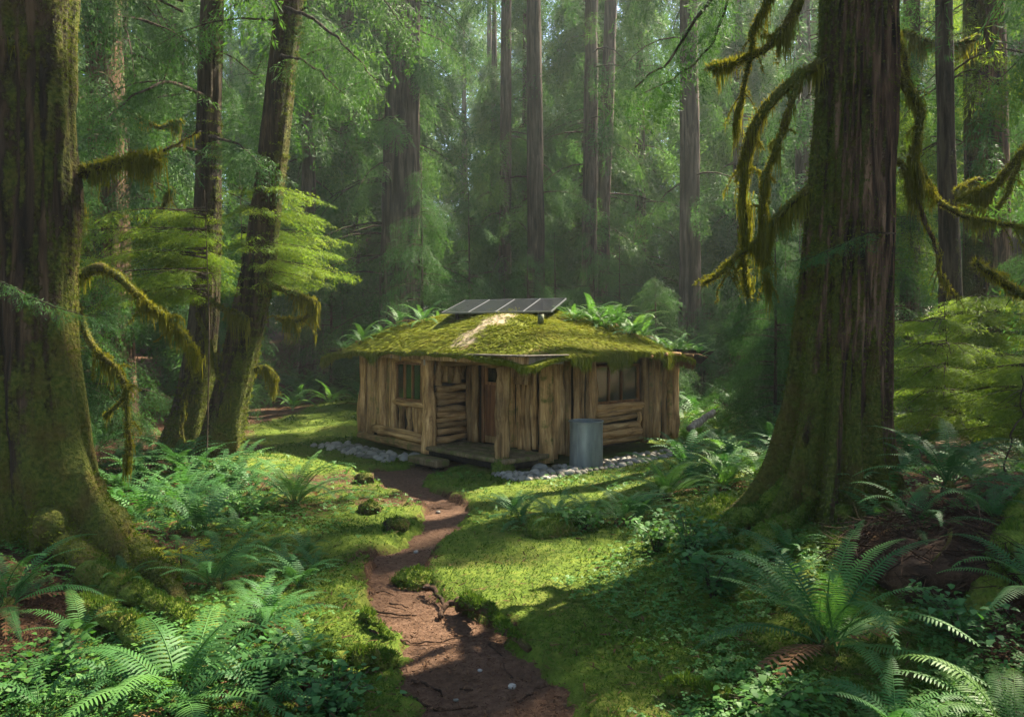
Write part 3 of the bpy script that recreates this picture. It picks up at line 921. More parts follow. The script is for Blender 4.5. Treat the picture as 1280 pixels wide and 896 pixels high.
gz = np.random.default_rng(31)
ZT = 2.04
WX0, WX1, WZ0, WZ1 = 2.34, 3.72, 1.06, 1.84       # window of the right wall
VY0, VY1, VZ0, VZ1 = 2.52, 3.46, 1.08, 1.88       # window of the left wall
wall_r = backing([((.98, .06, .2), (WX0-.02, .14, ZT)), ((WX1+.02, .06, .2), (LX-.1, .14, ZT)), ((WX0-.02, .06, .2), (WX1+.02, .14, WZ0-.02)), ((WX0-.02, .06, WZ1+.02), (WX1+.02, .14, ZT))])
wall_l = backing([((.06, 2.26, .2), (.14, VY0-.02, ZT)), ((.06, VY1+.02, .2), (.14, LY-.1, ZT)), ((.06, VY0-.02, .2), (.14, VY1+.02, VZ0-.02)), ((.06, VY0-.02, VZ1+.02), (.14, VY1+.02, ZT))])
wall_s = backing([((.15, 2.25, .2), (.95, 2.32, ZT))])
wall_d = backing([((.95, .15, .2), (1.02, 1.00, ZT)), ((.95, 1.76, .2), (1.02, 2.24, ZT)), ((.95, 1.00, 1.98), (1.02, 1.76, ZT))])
def log_siding(axis_, at, a0, a1, rr=.11):
    mb = MB(); k = a0
    while k < a1:
        p = (at, k) if axis_ == 'y' else (k, at)
        mb.tube([[p[0], p[1], .15], [p[0], p[1], 1.1], [p[0], p[1], ZT]], [rr, rr*.96, rr*.9], 9, wob=.2, seed=int(k*37))
        k += rr*1.9
    return mb.build('wall', W_LOG, cabin)
log_siding('y', LX-.06, .12, LY); log_siding('x', LY-.06, .12, LX-.1)
mb = MB(); mb.box((LX-.30, .18, .23), (LX-.26, LY-.32, 2.03)); mb.box((.18, LY-.30, .23), (LX-.32, LY-.26, 2.03)); mb.build('room_shade_panel', M_DARKIN, cabin, smooth=False)  # dark panels added so the room behind the windows looks unlit
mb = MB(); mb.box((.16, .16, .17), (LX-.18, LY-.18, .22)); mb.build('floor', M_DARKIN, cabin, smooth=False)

def vlogs(parent, a0, a1, plane, along, z0, z1, rmin, rmax, out=.0, mats=(W_LOG, W_LOG, W_LOGG)):
    """irregular upright logs side by side along one wall"""
    a = a0
    while a < a1 - .02:
        r = gz.uniform(rmin, rmax); r = min(r, max(.03, (a1 - a)/2))
        c = a + r*.94
        o_ = out + gz.uniform(-.05, .04) - r*.35 + .05
        zl = z0 + gz.uniform(-.05, .07); zh = z1
        p = lambda z, d=0: ((c + d, plane + o_, z) if along == 'x' else (plane + o_, c + d, z))
        log(parent, p(zl), p(zh, gz.uniform(-.02, .02)), r, mats[gz.integers(0, len(mats))])
        a += r*2.05

# right wall: two heavy logs by the porch, then uneven uprights
log(wall_r, (.98, -.02, .07), (1.0, -.0, ZT), .145, W_LOGG)
log(wall_r, (1.21, .0, .12), (1.2, .0, ZT), .10)
vlogs(wall_r, 1.31, 2.16, 0, 'x', .16, ZT, .052, .088)
log(wall_r, (2.24, -.04, .22), (2.25, -.04, ZT), .085)
log(wall_r, (3.84, -.05, .2), (3.86, -.04, ZT), .10)
vlogs(wall_r, 3.97, 4.86, 0, 'x', .22, ZT, .06, .095)
log(wall_r, (4.93, .02, .2), (4.92, .02, ZT), .125)
# logs under the right window
zz = .30
for i, (r, x1) in enumerate(((.075, 3.72), (.070, 3.74), (.072, 3.58), (.060, 3.57), (.065, 3.72), (.072, 3.80))):
    log(wall_r, (2.28 + gz.uniform(-.03, .03), -.05 - (.03 if i in (4, 5) else 0), zz), (x1, -.05 + gz.uniform(-.02, .02), zz + gz.uniform(-.02, .03)), r, W_LOG, bend=.02)
    zz += r*2.05 if i < 5 else 0
log(wall_r, (3.67, -.06, .50), (3.66, -.06, .84), .05)
log(wall_r, (2.26, -.06, 1.93), (3.86, -.06, 1.95), .062)

# left wall
vlogs(wall_l, 3.52, 4.72, 0, 'y', .30, ZT, .06, .10)
log(wall_l, (.02, 4.80, .25), (.02, 4.80, ZT), .11)
log(wall_l, (-.04, 3.53, .34), (-.03, 3.52, ZT), .085)
vlogs(wall_l, 2.34, 3.42, 0, 'y', .42, .98, .042, .058)
log(wall_l, (-.07, 2.30, 1.01), (-.06, 3.50, 1.03), .062)
log(wall_l, (-.03, 2.36, 1.95), (-.03, 3.50, 1.95), .07)
log(wall_l, (-.10, 2.28, .20), (-.16, 4.70, .23), .10, W_LOGG, taper=.25)
log(wall_l, (-.08, 2.30, .39), (-.10, 4.15, .42), .085, W_LOG, taper=-.1)
log(wall_l, (-.19, 2.24, .33), (-.17, 3.9, .34), .055)
log(wall_l, (-.03, 2.42, .36), (-.02, 2.42, 1.45), .07)
# side wall of the porch: short logs laid crosswise
zz = .36
for i in range(9):
    r = gz.uniform(.055, .075)
    log(wall_s, (.10, 2.20 + gz.uniform(-.02, .02), zz), (.88, 2.2 + gz.uniform(-.02, .02), zz + gz.uniform(-.03, .03)), r, W_LOG, nseg=7); zz += r*1.95
vlogs(wall_s, .10, .88, 2.2, 'x', zz, ZT, .06, .09)
# wall with the door
log(wall_d, (.86, 2.06, .28), (.86, 2.06, ZT), .09); log(wall_d, (.84, 1.86, .28), (.85, 1.87, ZT), .085)
vlogs(wall_d, .16, .98, .9, 'y', .27, ZT, .048, .075)

def frame_window(axis_, a0, a1, z0, z1, n, splits, name='window'):
    """wooden window in the wall plane 0: frame with mullions, n panes"""
    bx = (lambda lo, hi: ((lo[0], lo[1], lo[2]), (hi[0], hi[1], hi[2]))) if axis_ == 'x' else (lambda lo, hi: ((lo[1], lo[0], lo[2]), (hi[1], hi[0], hi[2])))
    mb = MB(); t = .05
    for lo, hi in (((a0, -.035, z0), (a1, .05, z0+t)), ((a0, -.035, z1-t), (a1, .05, z1)), ((a0, -.035, z0+t), (a0+t, .05, z1-t)), ((a1-t, -.035, z0+t), (a1, .05, z1-t))):
        mb.box(*bx(lo, hi), bev=.006)
    w = mb.build(name, W_FRAME, cabin, smooth=False)
    edges = [a0+t] + [a0 + t + (a1-a0-2*t)*s for s in splits] + [a1-t]
    for e in edges[1:-1]:
        m = MB(); m.box(*bx((e-.022, -.028, z0+t), (e+.022, .04, z1-t)), bev=.005); m.build('mullion', W_FRAME, w, smooth=False)
    for k in range(len(edges)-1):
        lo = edges[k] + (.022 if k else 0); hi = edges[k+1] - (.022 if k < len(edges)-2 else 0)
        m = MB(); m.box(*bx((lo, .006, z0+t), (hi, .014, z1-t))); m.build('pane', M_GLASS, w, smooth=False)
    m = MB(); m.box(*bx((a0-.04, -.07, z0-.035), (a1+.04, -.036, z0-.003)), bev=.006); m.build('sill', W_FRAME, w, smooth=False)
    return w, edges
win_r, ed = frame_window('x', WX0, WX1, WZ0, WZ1, 3, (.30, .60))
uu = np.linspace(ed[2]+.03, ed[3]-.01, 25)
mb = MB(); cv = np.array([[x, .09 + .012*math.sin(x*75), z] for z in (WZ0+.03, WZ1-.03) for x in uu]); k = np.arange(24)
mb.add(cv, np.stack([k, k+1, k+26, k+25], -1)); tag(mb.build('curtain', M_CURT, win_r), label='pale green curtain behind the right-hand pane')
mb = MB(); mb.tube([[ed[1]+.1, .16, 1.42], [ed[2]-.06, .16, 1.43]], .012, 6); mb.build('curtain_rod', M_ALU, win_r)
win_l, _ = frame_window('y', VY0, VY1, VZ0, VZ1, 3, (.36, .70))

# door
mb = MB()
for y in (1.0, 1.69): mb.box((.90, y, .275), (1.0, y+.07, 1.975), bev=.006)
mb.box((.90, 1.071, 1.90), (1.0, 1.689, 1.975), bev=.006)
door = mb.build('door', W_FRAME, cabin, smooth=False)
mb = MB()
for i in range(5):
    y0 = 1.075 + i*.1225
    mb.box((.935, y0+.003, .42), (.975, y0+.1195, 1.44), bev=.006)
mb.build('door_panel', W_DOOR, door, smooth=False)
for z0_, z1_ in ((.285, .417), (1.443, 1.50)):
    mb = MB(); mb.box((.93, 1.074, z0_), (.978, 1.686, z1_), bev=.006); mb.build('rail', W_TRIM if z0_ < 1 else W_FRAME, door, smooth=False)
mb = MB(); mb.box((.93, 1.074, 1.78), (.978, 1.686, 1.895), bev=.006); tag(mb.build('rail', W_TRIM, door, smooth=False), label='pale top rail of the door')
for y0_ in (1.074, 1.61):
    mb = MB(); mb.box((.93, y0_, 1.503), (.978, y0_ + .076, 1.777), bev=.005); mb.build('stile', W_FRAME, door, smooth=False)
mb = MB(); mb.box((.95, 1.153, 1.503), (.958, 1.607, 1.777)); mb.build('pane', M_GLASS, door, smooth=False)
mb = MB(); mb.tube([[.92, 1.16, 1.02], [.89, 1.16, 1.04], [.885, 1.16, 1.14], [.92, 1.16, 1.16]], .011, 7); mb.build('handle', M_IRON, door)

# porch deck, step
deck = MB()
for i, (x0, x1) in enumerate(((-.22, .07), (.078, .36), (.368, .63), (.638, .93))):
    g = gz.uniform(-.02, .02)
    deck.box((x0, -.20 + g, .175), (x1, 2.33 + g, .262 + gz.uniform(-.006, .006)), bev=.025)
deck.build('porch_deck', W_DECK, cabin, smooth=False)
mb = MB()
for y in (.1, 1.1, 2.1): mb.box((-.10, y-.07, .02), (.9, y+.07, .172), bev=.02)
mb.box((-.17, -.1, .06), (-.10, 2.25, .173), bev=.02)
mb.build('deck_joist', W_DARK, cabin, smooth=False)
st = thing('porch_step', 'thick worn wooden plank step in front of the porch deck', 'step', cab(-.52, 1.62, .0), rz=UV_ANG)
sv = MB(); sv.box((-.17, -.46, .0), (.17, .46, .135), bev=.03); sv.build('tread', W_DECK, st, smooth=False)
for y0_ in (-.34, .2):
    sv = MB(); sv.box((-.13, y0_, -.06), (.13, y0_ + .14, -.002), bev=.02); sv.build('block', W_DARK, st, smooth=False)

# porch posts, beams, fascia
def post(p0, p1, r, pts, flare):
    c = smooth_line(pts, 26); mb = MB()
    u = np.linspace(0, 1, 26)
    rr = r*(1 + .10*vn(u*5 + p0[1], 2.) + flare*np.exp(-u*9) + .10*np.exp(-(1-u)*8))
    mb.tube(c - c[0], rr, 16, wob=.30, seed=int(p0[1]*10) + 3)
    o = mb.build('porch_post', W_LOG, cabin); o.location = Vector(c[0]); return o
post1 = post((-.06, .02), 0, .125, [(-.08, .0, .06), (-.06, .03, .8), (-.07, -.01, 1.4), (-.06, .0, 1.92)], .10)
post2 = post((-.05, 2.22), 0, .135, [(-.07, 2.20, .12), (-.09, 2.16, .6), (-.04, 2.22, 1.1), (-.06, 2.30, 1.55), (-.05, 2.27, 1.95)], .12)
def moss_lump(name, c, rx, ry, rz_, parent, seed, mat=B_MROOT, blades=1200, bl=.035, off=(0, 0, 0), bmat=None):
    n1, n2 = 26, 16; th = np.arange(n1)/n1*2*np.pi; ph = np.linspace(-.5*np.pi, .5*np.pi, n2)
    X = np.cos(ph)[:, None]*np.cos(th)[None]; Y = np.cos(ph)[:, None]*np.sin(th)[None]; Z = np.repeat(np.sin(ph)[:, None], n1, 1)
    d = 1 + .5*fbm(X*1.6 + seed, Y*1.6, Z*1.6, 4, 3)
    V = np.stack([c[0] + rx*X*d, c[1] + ry*Y*d, c[2] + rz_*Z*d], -1).reshape(-1, 3)
    i = np.arange(n2-1)[:, None]*n1; j = np.arange(n1)[None]; j2 = (j+1) % n1
    q = np.stack([i+j, i+j2, i+n1+j2, i+n1+j], -1).reshape(-1, 4)
    mb = MB(); mb.add(V, q)
    g = np.random.default_rng(seed); k = g.integers(n1*(n2//3), len(V), blades)
    p = V[k] + g.normal(0, .012, (blades, 3)); M = frames(g.uniform(0, 6.28, blades), g.uniform(-.6, .6, blades), g.uniform(2.4, 3.9, blades), np.ones(blades))
    M[:, :, 0] *= .012; M[:, :, 1] *= bl*.5; M[:, :, 2] *= (bl*g.uniform(.5, 1.3, blades))[:, None]
    mb.inst(STR_V, STR_Q, M, p, 1, np.clip(g.normal(.5, .22, blades), 0, 1))
    return mb.build(name, [mat, bmat or F_MBLADE], parent, off)
moss_lump('moss_cushion', (-.10, -.02, .08), .19, .19, .20, cabin, 5, bl=.04)
mb = MB(); mb.box((-.40, -.93, 1.955), (-.30, 1.88, 2.085), bev=.012); mb.build('fascia_board', W_LOG, cabin, smooth=False)
mb = MB(); mb.box((-.39, 1.90, 1.965), (-.31, 3.42, 2.075), bev=.012); mb.build('fascia_board', W_LOG, cabin, smooth=False)
mb = MB(); mb.box((-.296, -.92, 1.945), (.55, -.85, 2.08), bev=.012); tag(mb.build('fascia_board', W_GREY, cabin, smooth=False), label='silvery weathered end board of the porch roof')
mb = MB(); mb.box((-.46, -.99, 2.088), (.6, 1.95, 2.112), bev=.006); mb.box((-.45, 2.0, 2.085), (.1, 3.5, 2.108), bev=.006); mb.build('eave_plank', W_GREY, cabin, smooth=False)
log(cabin, (-.06, -.5, 1.99), (-.05, 3.5, 1.985), .075, W_LOG, 'porch_beam')
log(cabin, (-.35, .03, 1.97), (.95, .05, 1.99), .07, W_LOG, 'porch_beam')
log(cabin, (-.12, 1.72, 1.90), (.95, 1.73, 1.93), .085, W_TRIM, 'beam_end')
for i in range(9):
    x = 1.1 + i*.46
    log(cabin, (x, -.62, 2.02), (x, .5, 2.10), .035, W_LOG, 'rafter', nseg=4, n=7)
# broken, paint-flecked bits under the eave
for y, z, s in ((2.72, 1.99, .06), (1.90, 1.93, .07), (.92, 2.0, .045), (3.05, 2.0, .04)):
    mb = MB(); mb.box((-.415, y-s*.4, z-s), (-.402, y+s*.4, z+s*.6), bev=.004); mb.build('flaking_chip', W_GREY, cabin, smooth=False)
# little arch-topped plaque of shingles on the porch wall
pl = MB()
for k, (w, z) in enumerate(((.10, 1.86), (.16, 1.79), (.19, 1.72), (.20, 1.65), (.20, 1.58), (.20, 1.51))):
    pl.box((.775 - .008*k, .42-w, z), (.80, .42+w, z+.078), bev=.008)
pl.build('shingle_plaque', W_LOG, cabin, smooth=False)

# roof ----------------------------------------------------------------
RX0, RX1, RY1 = -.42, 5.02, 5.85
def roof_xy(a, b):
    x = RX0 + (RX1-RX0)*(a+1)/2
    ylo = -.98 + .52*sst(-.3, 4.6, x)
    ylo = ylo + .05*vn(x*2.3, 1.0); 
    y = ylo + (RY1 - ylo)*(b+1)/2
    return x, y
def roof_z(a, b, x, y):
    d = (np.abs(a)**5 + np.abs(b)**5)**.2
    z = 2.15 + .87*(1 - np.clip(d, 0, 1.12)**1.85)
    return z + .045*fbm(x*1.3, y*1.3, 0, 4, 41) - .05*np.exp(-((d-1)/.12)**2)*(.5+fbm(x*3, y*3, 0, 2, 44))
na = 130
A_, B_ = np.meshgrid(np.linspace(-1, 1, na), np.linspace(-1, 1, na))
RXg, RYg = roof_xy(A_, B_); RZg = roof_z(A_, B_, RXg, RYg)
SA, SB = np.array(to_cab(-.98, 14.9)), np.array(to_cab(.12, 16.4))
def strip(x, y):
    """a run of dry litter down the roof, sunbeam painted into its pale tone"""
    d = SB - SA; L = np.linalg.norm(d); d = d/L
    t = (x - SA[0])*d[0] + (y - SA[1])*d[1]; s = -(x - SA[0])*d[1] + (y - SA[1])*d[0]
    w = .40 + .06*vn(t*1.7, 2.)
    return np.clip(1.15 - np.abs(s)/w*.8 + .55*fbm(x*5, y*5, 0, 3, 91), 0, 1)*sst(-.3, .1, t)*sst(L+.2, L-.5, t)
ii = (np.arange(na-1)[:, None]*na + np.arange(na-1)[None]).ravel()
mb = MB(); V = np.stack([RXg, RYg, RZg], -1).reshape(-1, 3)
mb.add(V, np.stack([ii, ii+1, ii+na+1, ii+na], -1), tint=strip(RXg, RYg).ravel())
# rolled moss edge and boarded underside
rim = np.concatenate([np.arange(na), np.arange(1, na)*na + na-1, (na-1)*na + np.arange(na-2, -1, -1), np.arange(na-2, 0, -1)*na])
E = V[rim]; cxy = np.array([2.3, 2.3]); inw = (cxy - E[:, :2]); inw /= np.linalg.norm(inw, axis=1)[:, None]
E2 = E.copy(); E2[:, :2] -= inw*.03; E2[:, 2] -= .10 + .03*vn(E[:, 0]*4, E[:, 1]*4)
E3 = E.copy(); E3[:, :2] += inw*.10; E3[:, 2] = np.minimum(E3[:, 2]-.05, 2.116)
m = len(rim); k = np.arange(m); k2 = (k+1) % m
mb.add(np.vstack([E, E2, E3]), np.vstack([np.stack([k, k+m, k2+m, k2], -1), np.stack([k+m, k+2*m, k2+2*m, k2+m], -1)]), tint=0.)
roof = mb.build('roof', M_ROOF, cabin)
mb = MB(); mb.box((RX0+.12, -.40, 2.045), (RX1-.1, RY1-.12, 2.083)); mb.build('soffit', W_DARK, cabin, smooth=False)
g = np.random.default_rng(77)
nb = 110000
a = g.uniform(-1, 1, nb); b = g.uniform(-1, 1, nb)
x, y = roof_xy(a, b); z = roof_z(a, b, x, y)
e = 1e-3; gxz = (roof_z(a+e, b, *roof_xy(a+e, b)) - z)/(e*(RX1-RX0)/2); gyz = (roof_z(a, b+e, *roof_xy(a, b+e)) - z)/(e*2.9)
brown = fbm(x*1.1, y*1.1, 0, 4, 51)
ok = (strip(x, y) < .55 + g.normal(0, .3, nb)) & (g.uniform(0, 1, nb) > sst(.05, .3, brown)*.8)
x, y, z, gxz, gyz, brown = x[ok], y[ok], z[ok], gxz[ok], gyz[ok], brown[ok]; nn = len(x)
hd = np.arctan2(-gyz, -gxz) + g.normal(0, .5, nn); sl_ = np.hypot(gxz, gyz)
M = frames(hd, -np.arctan(sl_) + g.uniform(.0, .55, nn), g.normal(0, .3, nn), g.uniform(.06, .17, nn))
BL_V = np.array([[0, -.11, 0], [0, .11, 0], [.55, -.09, .06], [.55, .09, .06], [1, 0, -.02], [1, .01, -.02]]); BL_Q = np.array([[0, 1, 3, 2], [2, 3, 5, 4]])
mb = MB(); mb.inst(BL_V*[1, .6, 1], BL_Q, M, np.stack([x, y, z-.005], -1), 0, np.clip(.5 - brown*.5 + g.normal(0, .18, nn), 0, 1))
# drooping fringe along the eaves
per = np.concatenate([g.uniform(-1, 1, 5200), np.full(5200, -1.0)]); oth = np.concatenate([np.full(5200, -1.0), g.uniform(-1, 1, 5200)])
per = np.concatenate([per, g.uniform(-1, 1, 2200), np.full(2200, 1.0)]); oth = np.concatenate([oth, np.full(2200, 1.0), g.uniform(-1, 1, 2200)])
x, y = roof_xy(per, oth); z = roof_z(per, oth, x, y); nn = len(x)
edge_ = np.where((oth <= -.999) & (x < .75), .3, np.where((per <= -.999) & (y < 3.5), .4, 1.0))
Lh = edge_*(.07 + .30*np.clip(.35 + vn(x*3.5, y*3.5, 0, 61)*.9, .05, 1)*g.uniform(.3, 1, nn))
M = frames(g.uniform(0, 6.28, nn), np.zeros(nn), np.zeros(nn), np.ones(nn))
M[:, :, 0] *= g.uniform(.010, .024, nn)[:, None]; M[:, :, 1] *= (Lh*.3)[:, None]; M[:, :, 2] *= Lh[:, None]; M[:, :2, 2] += g.normal(0, .12, (nn, 2))*Lh[:, None]
p = np.stack([x, y, z - g.uniform(0, .07, nn)], -1); p[:, :2] -= (cxy - p[:, :2])/np.linalg.norm(cxy - p[:, :2], axis=1)[:, None]*g.uniform(0, .05, nn)[:, None]
mb.inst(STR_V, STR_Q, M, p, 0, np.clip(g.normal(.5, .25, nn), 0, 1))
mo = mb.build('roof_moss', F_ROOF, roof); mo['kind'] = 'stuff'
# brown dead-moss fringe at the right end and the charred tip of the eave
g = np.random.default_rng(78); nn = 1600
a = g.uniform(.62, 1, nn); b = np.where(g.uniform(0, 1, nn) < .6, -1, g.uniform(-1, -.5, nn)); a = np.where(b > -1, 1.0, a)
x, y = roof_xy(a, b); z = roof_z(a, b, x, y); Lh = g.uniform(.08, .32, nn)
M = frames(g.uniform(0, 6.28, nn), np.zeros(nn), np.zeros(nn), np.ones(nn)); M[:, :, 0] *= .013; M[:, :, 1] *= (Lh*.3)[:, None]; M[:, :, 2] *= Lh[:, None]; M[:, :2, 2] += g.normal(0, .15, (nn, 2))*Lh[:, None]
mb = MB(); mb.inst(STR_V, STR_Q, M, np.stack([x, y, z + .02], -1), 0, g.uniform(0, 1, nn)); mb.build('dead_moss_fringe', F_DEAD, roof)
def loc_px(px, py, Y):
    w = P(px, py, Y); c = to_cab(w[0], w[1]); return np.array([c[0], c[1], w[2]])
mb = MB(); a0, a1 = loc_px(842, 436, 17.1), loc_px(893, 439, 17.6)
q0, q1 = loc_px(845, 447, 17.1), loc_px(876, 455, 17.45)
th = np.array([.05, .05, 0])
mb.add([a0, a1, q1, q0, a0+th, a1+th, q1+th, q0+th], [[0, 1, 2, 3], [7, 6, 5, 4], [0, 4, 5, 1], [1, 5, 6, 2], [2, 6, 7, 3], [3, 7, 4, 0]])
tag(mb.build('eave_board', W_DARK, cabin, smooth=False), label='blackened board end hanging at the right eave')
# small tin vent cup standing on the roof below the panel
mb = MB(); vp = loc_px(676, 396, 15.3); vp[2] = 2.78
mb.tube([vp + [0, 0, -.12], vp + [0, 0, .06]], [.055, .065], 12); mb.build('roof_vent', plain('mossy_tin', (.09, .10, .05), .7, .2), cabin)
# solar panel
pc = P(632, 379, 17.0); pc[2] -= .05
sp = thing('solar_panel', 'dark framed four-section solar panel propped on the mossy cabin roof', 'solar panel', pc)
yaw, tilt, roll_ = math.radians(-15), math.radians(11.5), math.radians(-.5)
sp.rotation_euler = (Matrix.Rotation(yaw, 3, 'Z') @ Matrix.Rotation(roll_, 3, 'Y') @ Matrix.Rotation(tilt, 3, 'X')).to_euler()
pw, ph_ = 1.17, .80
for k in range(4):
    x0 = -pw + k*2*pw/4; x1 = x0 + 2*pw/4
    mb = MB(); mb.box((x0+.012, -ph_+.012, -.012), (x1-.012, ph_-.012, .006)); c_ = mb.build('cell_panel', M_PANEL, sp, smooth=False)
    mb = MB()
    mb.box((x0, -ph_, -.022), (x1-.002, -ph_+.011, .012)); mb.box((x0, ph_-.011, -.022), (x1-.002, ph_, .012))
    mb.box((x0, -ph_+.0115, -.022), (x0+.011, ph_-.0115, .012)); mb.box((x1-.013, -ph_+.0115, -.022), (x1-.002, ph_-.0115, .012)); mb.build('frame', M_ALU, c_, smooth=False)
for sx in (-.9, 0, .9):
    for sy in (-.6, .6):
        mb = MB(); mb.box((sx-.03, sy-.03, -.34), (sx+.03, sy+.03, -.024)); mb.build('prop', W_DARK, sp, smooth=False)

# barrel ---------------------------------------------------------------
bl = cab(1.50, -.56, 0)
bl[2] = float(ground_h(bl[0], bl[1]))
br = thing('rain_barrel', 'blue-grey metal drum standing on stones against the log wall', 'barrel', bl, rz=.5)
zs = np.array([-.02, 0, .02, .28, .56, .80, .82, .83]); rs_ = np.array([.295, .308, .310, .309, .307, .309, .312, .312])
mb = MB(); mb.tube(np.stack([zs*0, zs*0, zs], -1), rs_, 48, caps=False, wob=.0); mb.build('body', M_BARREL, br)
th = np.linspace(0, 2*np.pi, 49)
mb = MB(); mb.tube(np.stack([.315*np.cos(th), .315*np.sin(th), th*0 + .835], -1), .014, 8, caps=False); mb.build('rim', M_BARREL, br)
nl = 48; tt = np.arange(nl)/nl*2*np.pi
mb = MB(); lv = [[0, 0, .775]] + [[.302*math.cos(t), .302*math.sin(t), .80] for t in tt]
mb.add(lv, None, [[0, 1+k, 1+(k+1) % nl] for k in range(nl)]); mb.build('lid', plain('wet_grey_lid', (.07, .085, .09), .35, .2), br)
mb = MB(); mb.box((.300, -.012, .02), (.316, .012, .81), bev=.004); sm_ = mb.build('seam', M_BARREL, br, smooth=False); sm_.rotation_euler = (0, 0, math.radians(205))

# stones ---------------------------------------------------------------
g = np.random.default_rng(12)
def stone_mesh(seed):
    gg = np.random.default_rng(seed); n1, n2 = 14, 9
    th = np.arange(n1)/n1*2*np.pi; ph = np.linspace(-.5*np.pi, .5*np.pi, n2)
    X = np.cos(ph)[:, None]*np.cos(th)[None]; Y = np.cos(ph)[:, None]*np.sin(th)[None]; Z = np.repeat(np.sin(ph)[:, None], n1, 1)
    d = 1 + .45*fbm(X*1.1 + seed*9, Y*1.1, Z*1.1, 3, seed)
    V = np.stack([X*d, Y*d*gg.uniform(.65, .9), Z*d*gg.uniform(.45, .7)], -1).reshape(-1, 3)
    i = np.arange(n2-1)[:, None]*n1; j = np.arange(n1)[None]; j2 = (j+1) % n1
    mb = MB(); mb.add(V, np.stack([i+j, i+j2, i+n1+j2, i+n1+j], -1).reshape(-1, 4))
    return mb.build('stone', M_STONE, mesh_only=True)
SM = [stone_mesh(s) for s in range(9)]
placed = []
def stones(n, xr, yr, smin, smax, label, group):
    k = tries = 0
    while k < n and tries < 6000:
        tries += 1
        lx, ly = g.uniform(*xr), g.uniform(*yr); s = g.uniform(smin, smax)
        w = cab(lx, ly, 0)
        if math.hypot(lx-1.5, ly+.56) < .33 + s*.8 or (-.75 < lx < -.3 and 1.1 < ly < 2.15): continue
        if any((w[0]-q[0])**2 + (w[1]-q[1])**2 < (.72*(s+q[2]))**2 for q in placed): continue
        placed.append((w[0], w[1], s)); k += 1
        o = bpy.data.objects.new('stone', SM[g.integers(0, 9)]); COL.objects.link(o)
        o.location = (w[0], w[1], float(ground_h(w[0], w[1])) + s*.18); o.scale = (s, s, s)
        o.rotation_euler = (g.normal(0, .15), g.normal(0, .15), g.uniform(0, 6.28))
        tag(o, label, 'stone', group)
stones(100, (.0, 2.9), (-1.05, -.32), .05, .105, 'small pale rounded stone in the border along the right wall and barrel', 'stones along the right wall')
stones(28, (-.40, .1), (-.9, -.1), .05, .10, 'small pale rounded stone heaped at the foot of the mossy corner post', 'stones at the corner post')
stones(32, (2.9, 4.6), (-.95, -.3), .05, .11, 'small grey stone in the shade under the right window', 'stones under the right window')
stones(75, (-1.0, -.28), (2.35, 5.3), .05, .11, 'small grey stone in the border along the left wall', 'stones along the left wall')
for lx, ly, s, lb in ((.55, -.32, .16, 'large reddish-brown stone lying between the corner post and the drum'), (-.35, 2.30, .15, 'squarish dark stone tucked under the left porch post')):
    w = cab(lx, ly, 0); o = bpy.data.objects.new('stone', SM[2]); COL.objects.link(o); o.location = (w[0], w[1], .06); o.scale = (s, s*.9, s); tag(o, lb, 'stone')

# ------------------------------------------------------------------ big trees
def px_line(lst, Y):
    return [P(a, b, Y if len(c) == 0 else c[0]) for a, b, *c in lst]
def big_tree(name, label, pxpts, Y, widths, top, mat, nth=48, nz=70, ridge=.03, rfreq=5., lobes=(), lump=.06, group=None, gx_=None, cat='tree'):
    """a tree whose trunk follows the given line; top = (x shift, height, radius)"""
    pts = px_line(pxpts, Y)
    base = np.array([pts[0][0], Y, float(hgt(pts[0][0], Y))])
    pts[0] = base - np.array([0, 0, .3])
    rad = [w/2/FPX*Y for w in widths]
    lp = pts[-1]; pts = pts + [lp + np.array([top[0]*.5, 0, (top[1]-lp[2])*.5]), np.array([lp[0] + top[0], Y, top[1]])]
    rad = rad + [rad[-1]*.75, top[2]]
    root = thing(name, label, cat, base, group)
    tr = trunk_mb(pts, rad, nth, nz, ridge, rfreq, lobes, seed=len(label)*.37, lump=lump).build('trunk', mat, root, base)
    return root, tr, base, np.array(pts)
def R(d): return math.radians(d)
def trunk_moss(tr, base, side, n, zmax, seed, bl=.04, cover=.25, mat=None):
    """fuzzy moss standing off the bark, thickest low down and on one side"""
    g = np.random.default_rng(seed); me = tr.data
    V = np.empty(len(me.vertices)*3, np.float32); me.vertices.foreach_get('co', V); V = V.reshape(-1, 3).astype(float)
    Nn = np.empty(len(me.vertices)*3, np.float32); me.vertices.foreach_get('normal', Nn); Nn = Nn.reshape(-1, 3).astype(float)
    m = cover + .9*fbm(V[:, 0]*1.6, V[:, 1]*1.6, V[:, 2]*1.0, 4, seed) + .45*(Nn @ np.asarray(side)) + .55*np.exp(-np.clip(V[:, 2], 0, None)/.9)
    idx = np.where((m > .35) & (V[:, 2] < zmax) & (V[:, 1] < .9) & (V[:, 2] > -.15))[0]
    k = idx[g.integers(0, len(idx), n)]; nr_ = Nn[k]
    p = V[k] + g.normal(0, .018, (n, 3))
    hd = np.arctan2(nr_[:, 1], nr_[:, 0]) + g.normal(0, .6, n); pt = np.arcsin(np.clip(nr_[:, 2], -1, 1)) + g.normal(-.5, .5, n)
    M = frames(hd, pt, g.uniform(0, 6, n), bl*g.uniform(.4, 1.3, n))
    mb = MB(); mb.inst(BL_V*[1, 1.5, 1], BL_Q, M, p - nr_*.006, 0, np.clip(.45 + .5*vn(p[:, 0]*2, p[:, 1]*2, p[:, 2]*2, 3) + g.normal(0, .15, n), 0, 1))
    return mb.build('moss', mat or F_TMOSS, tr)
gc = np.random.default_rng(101)

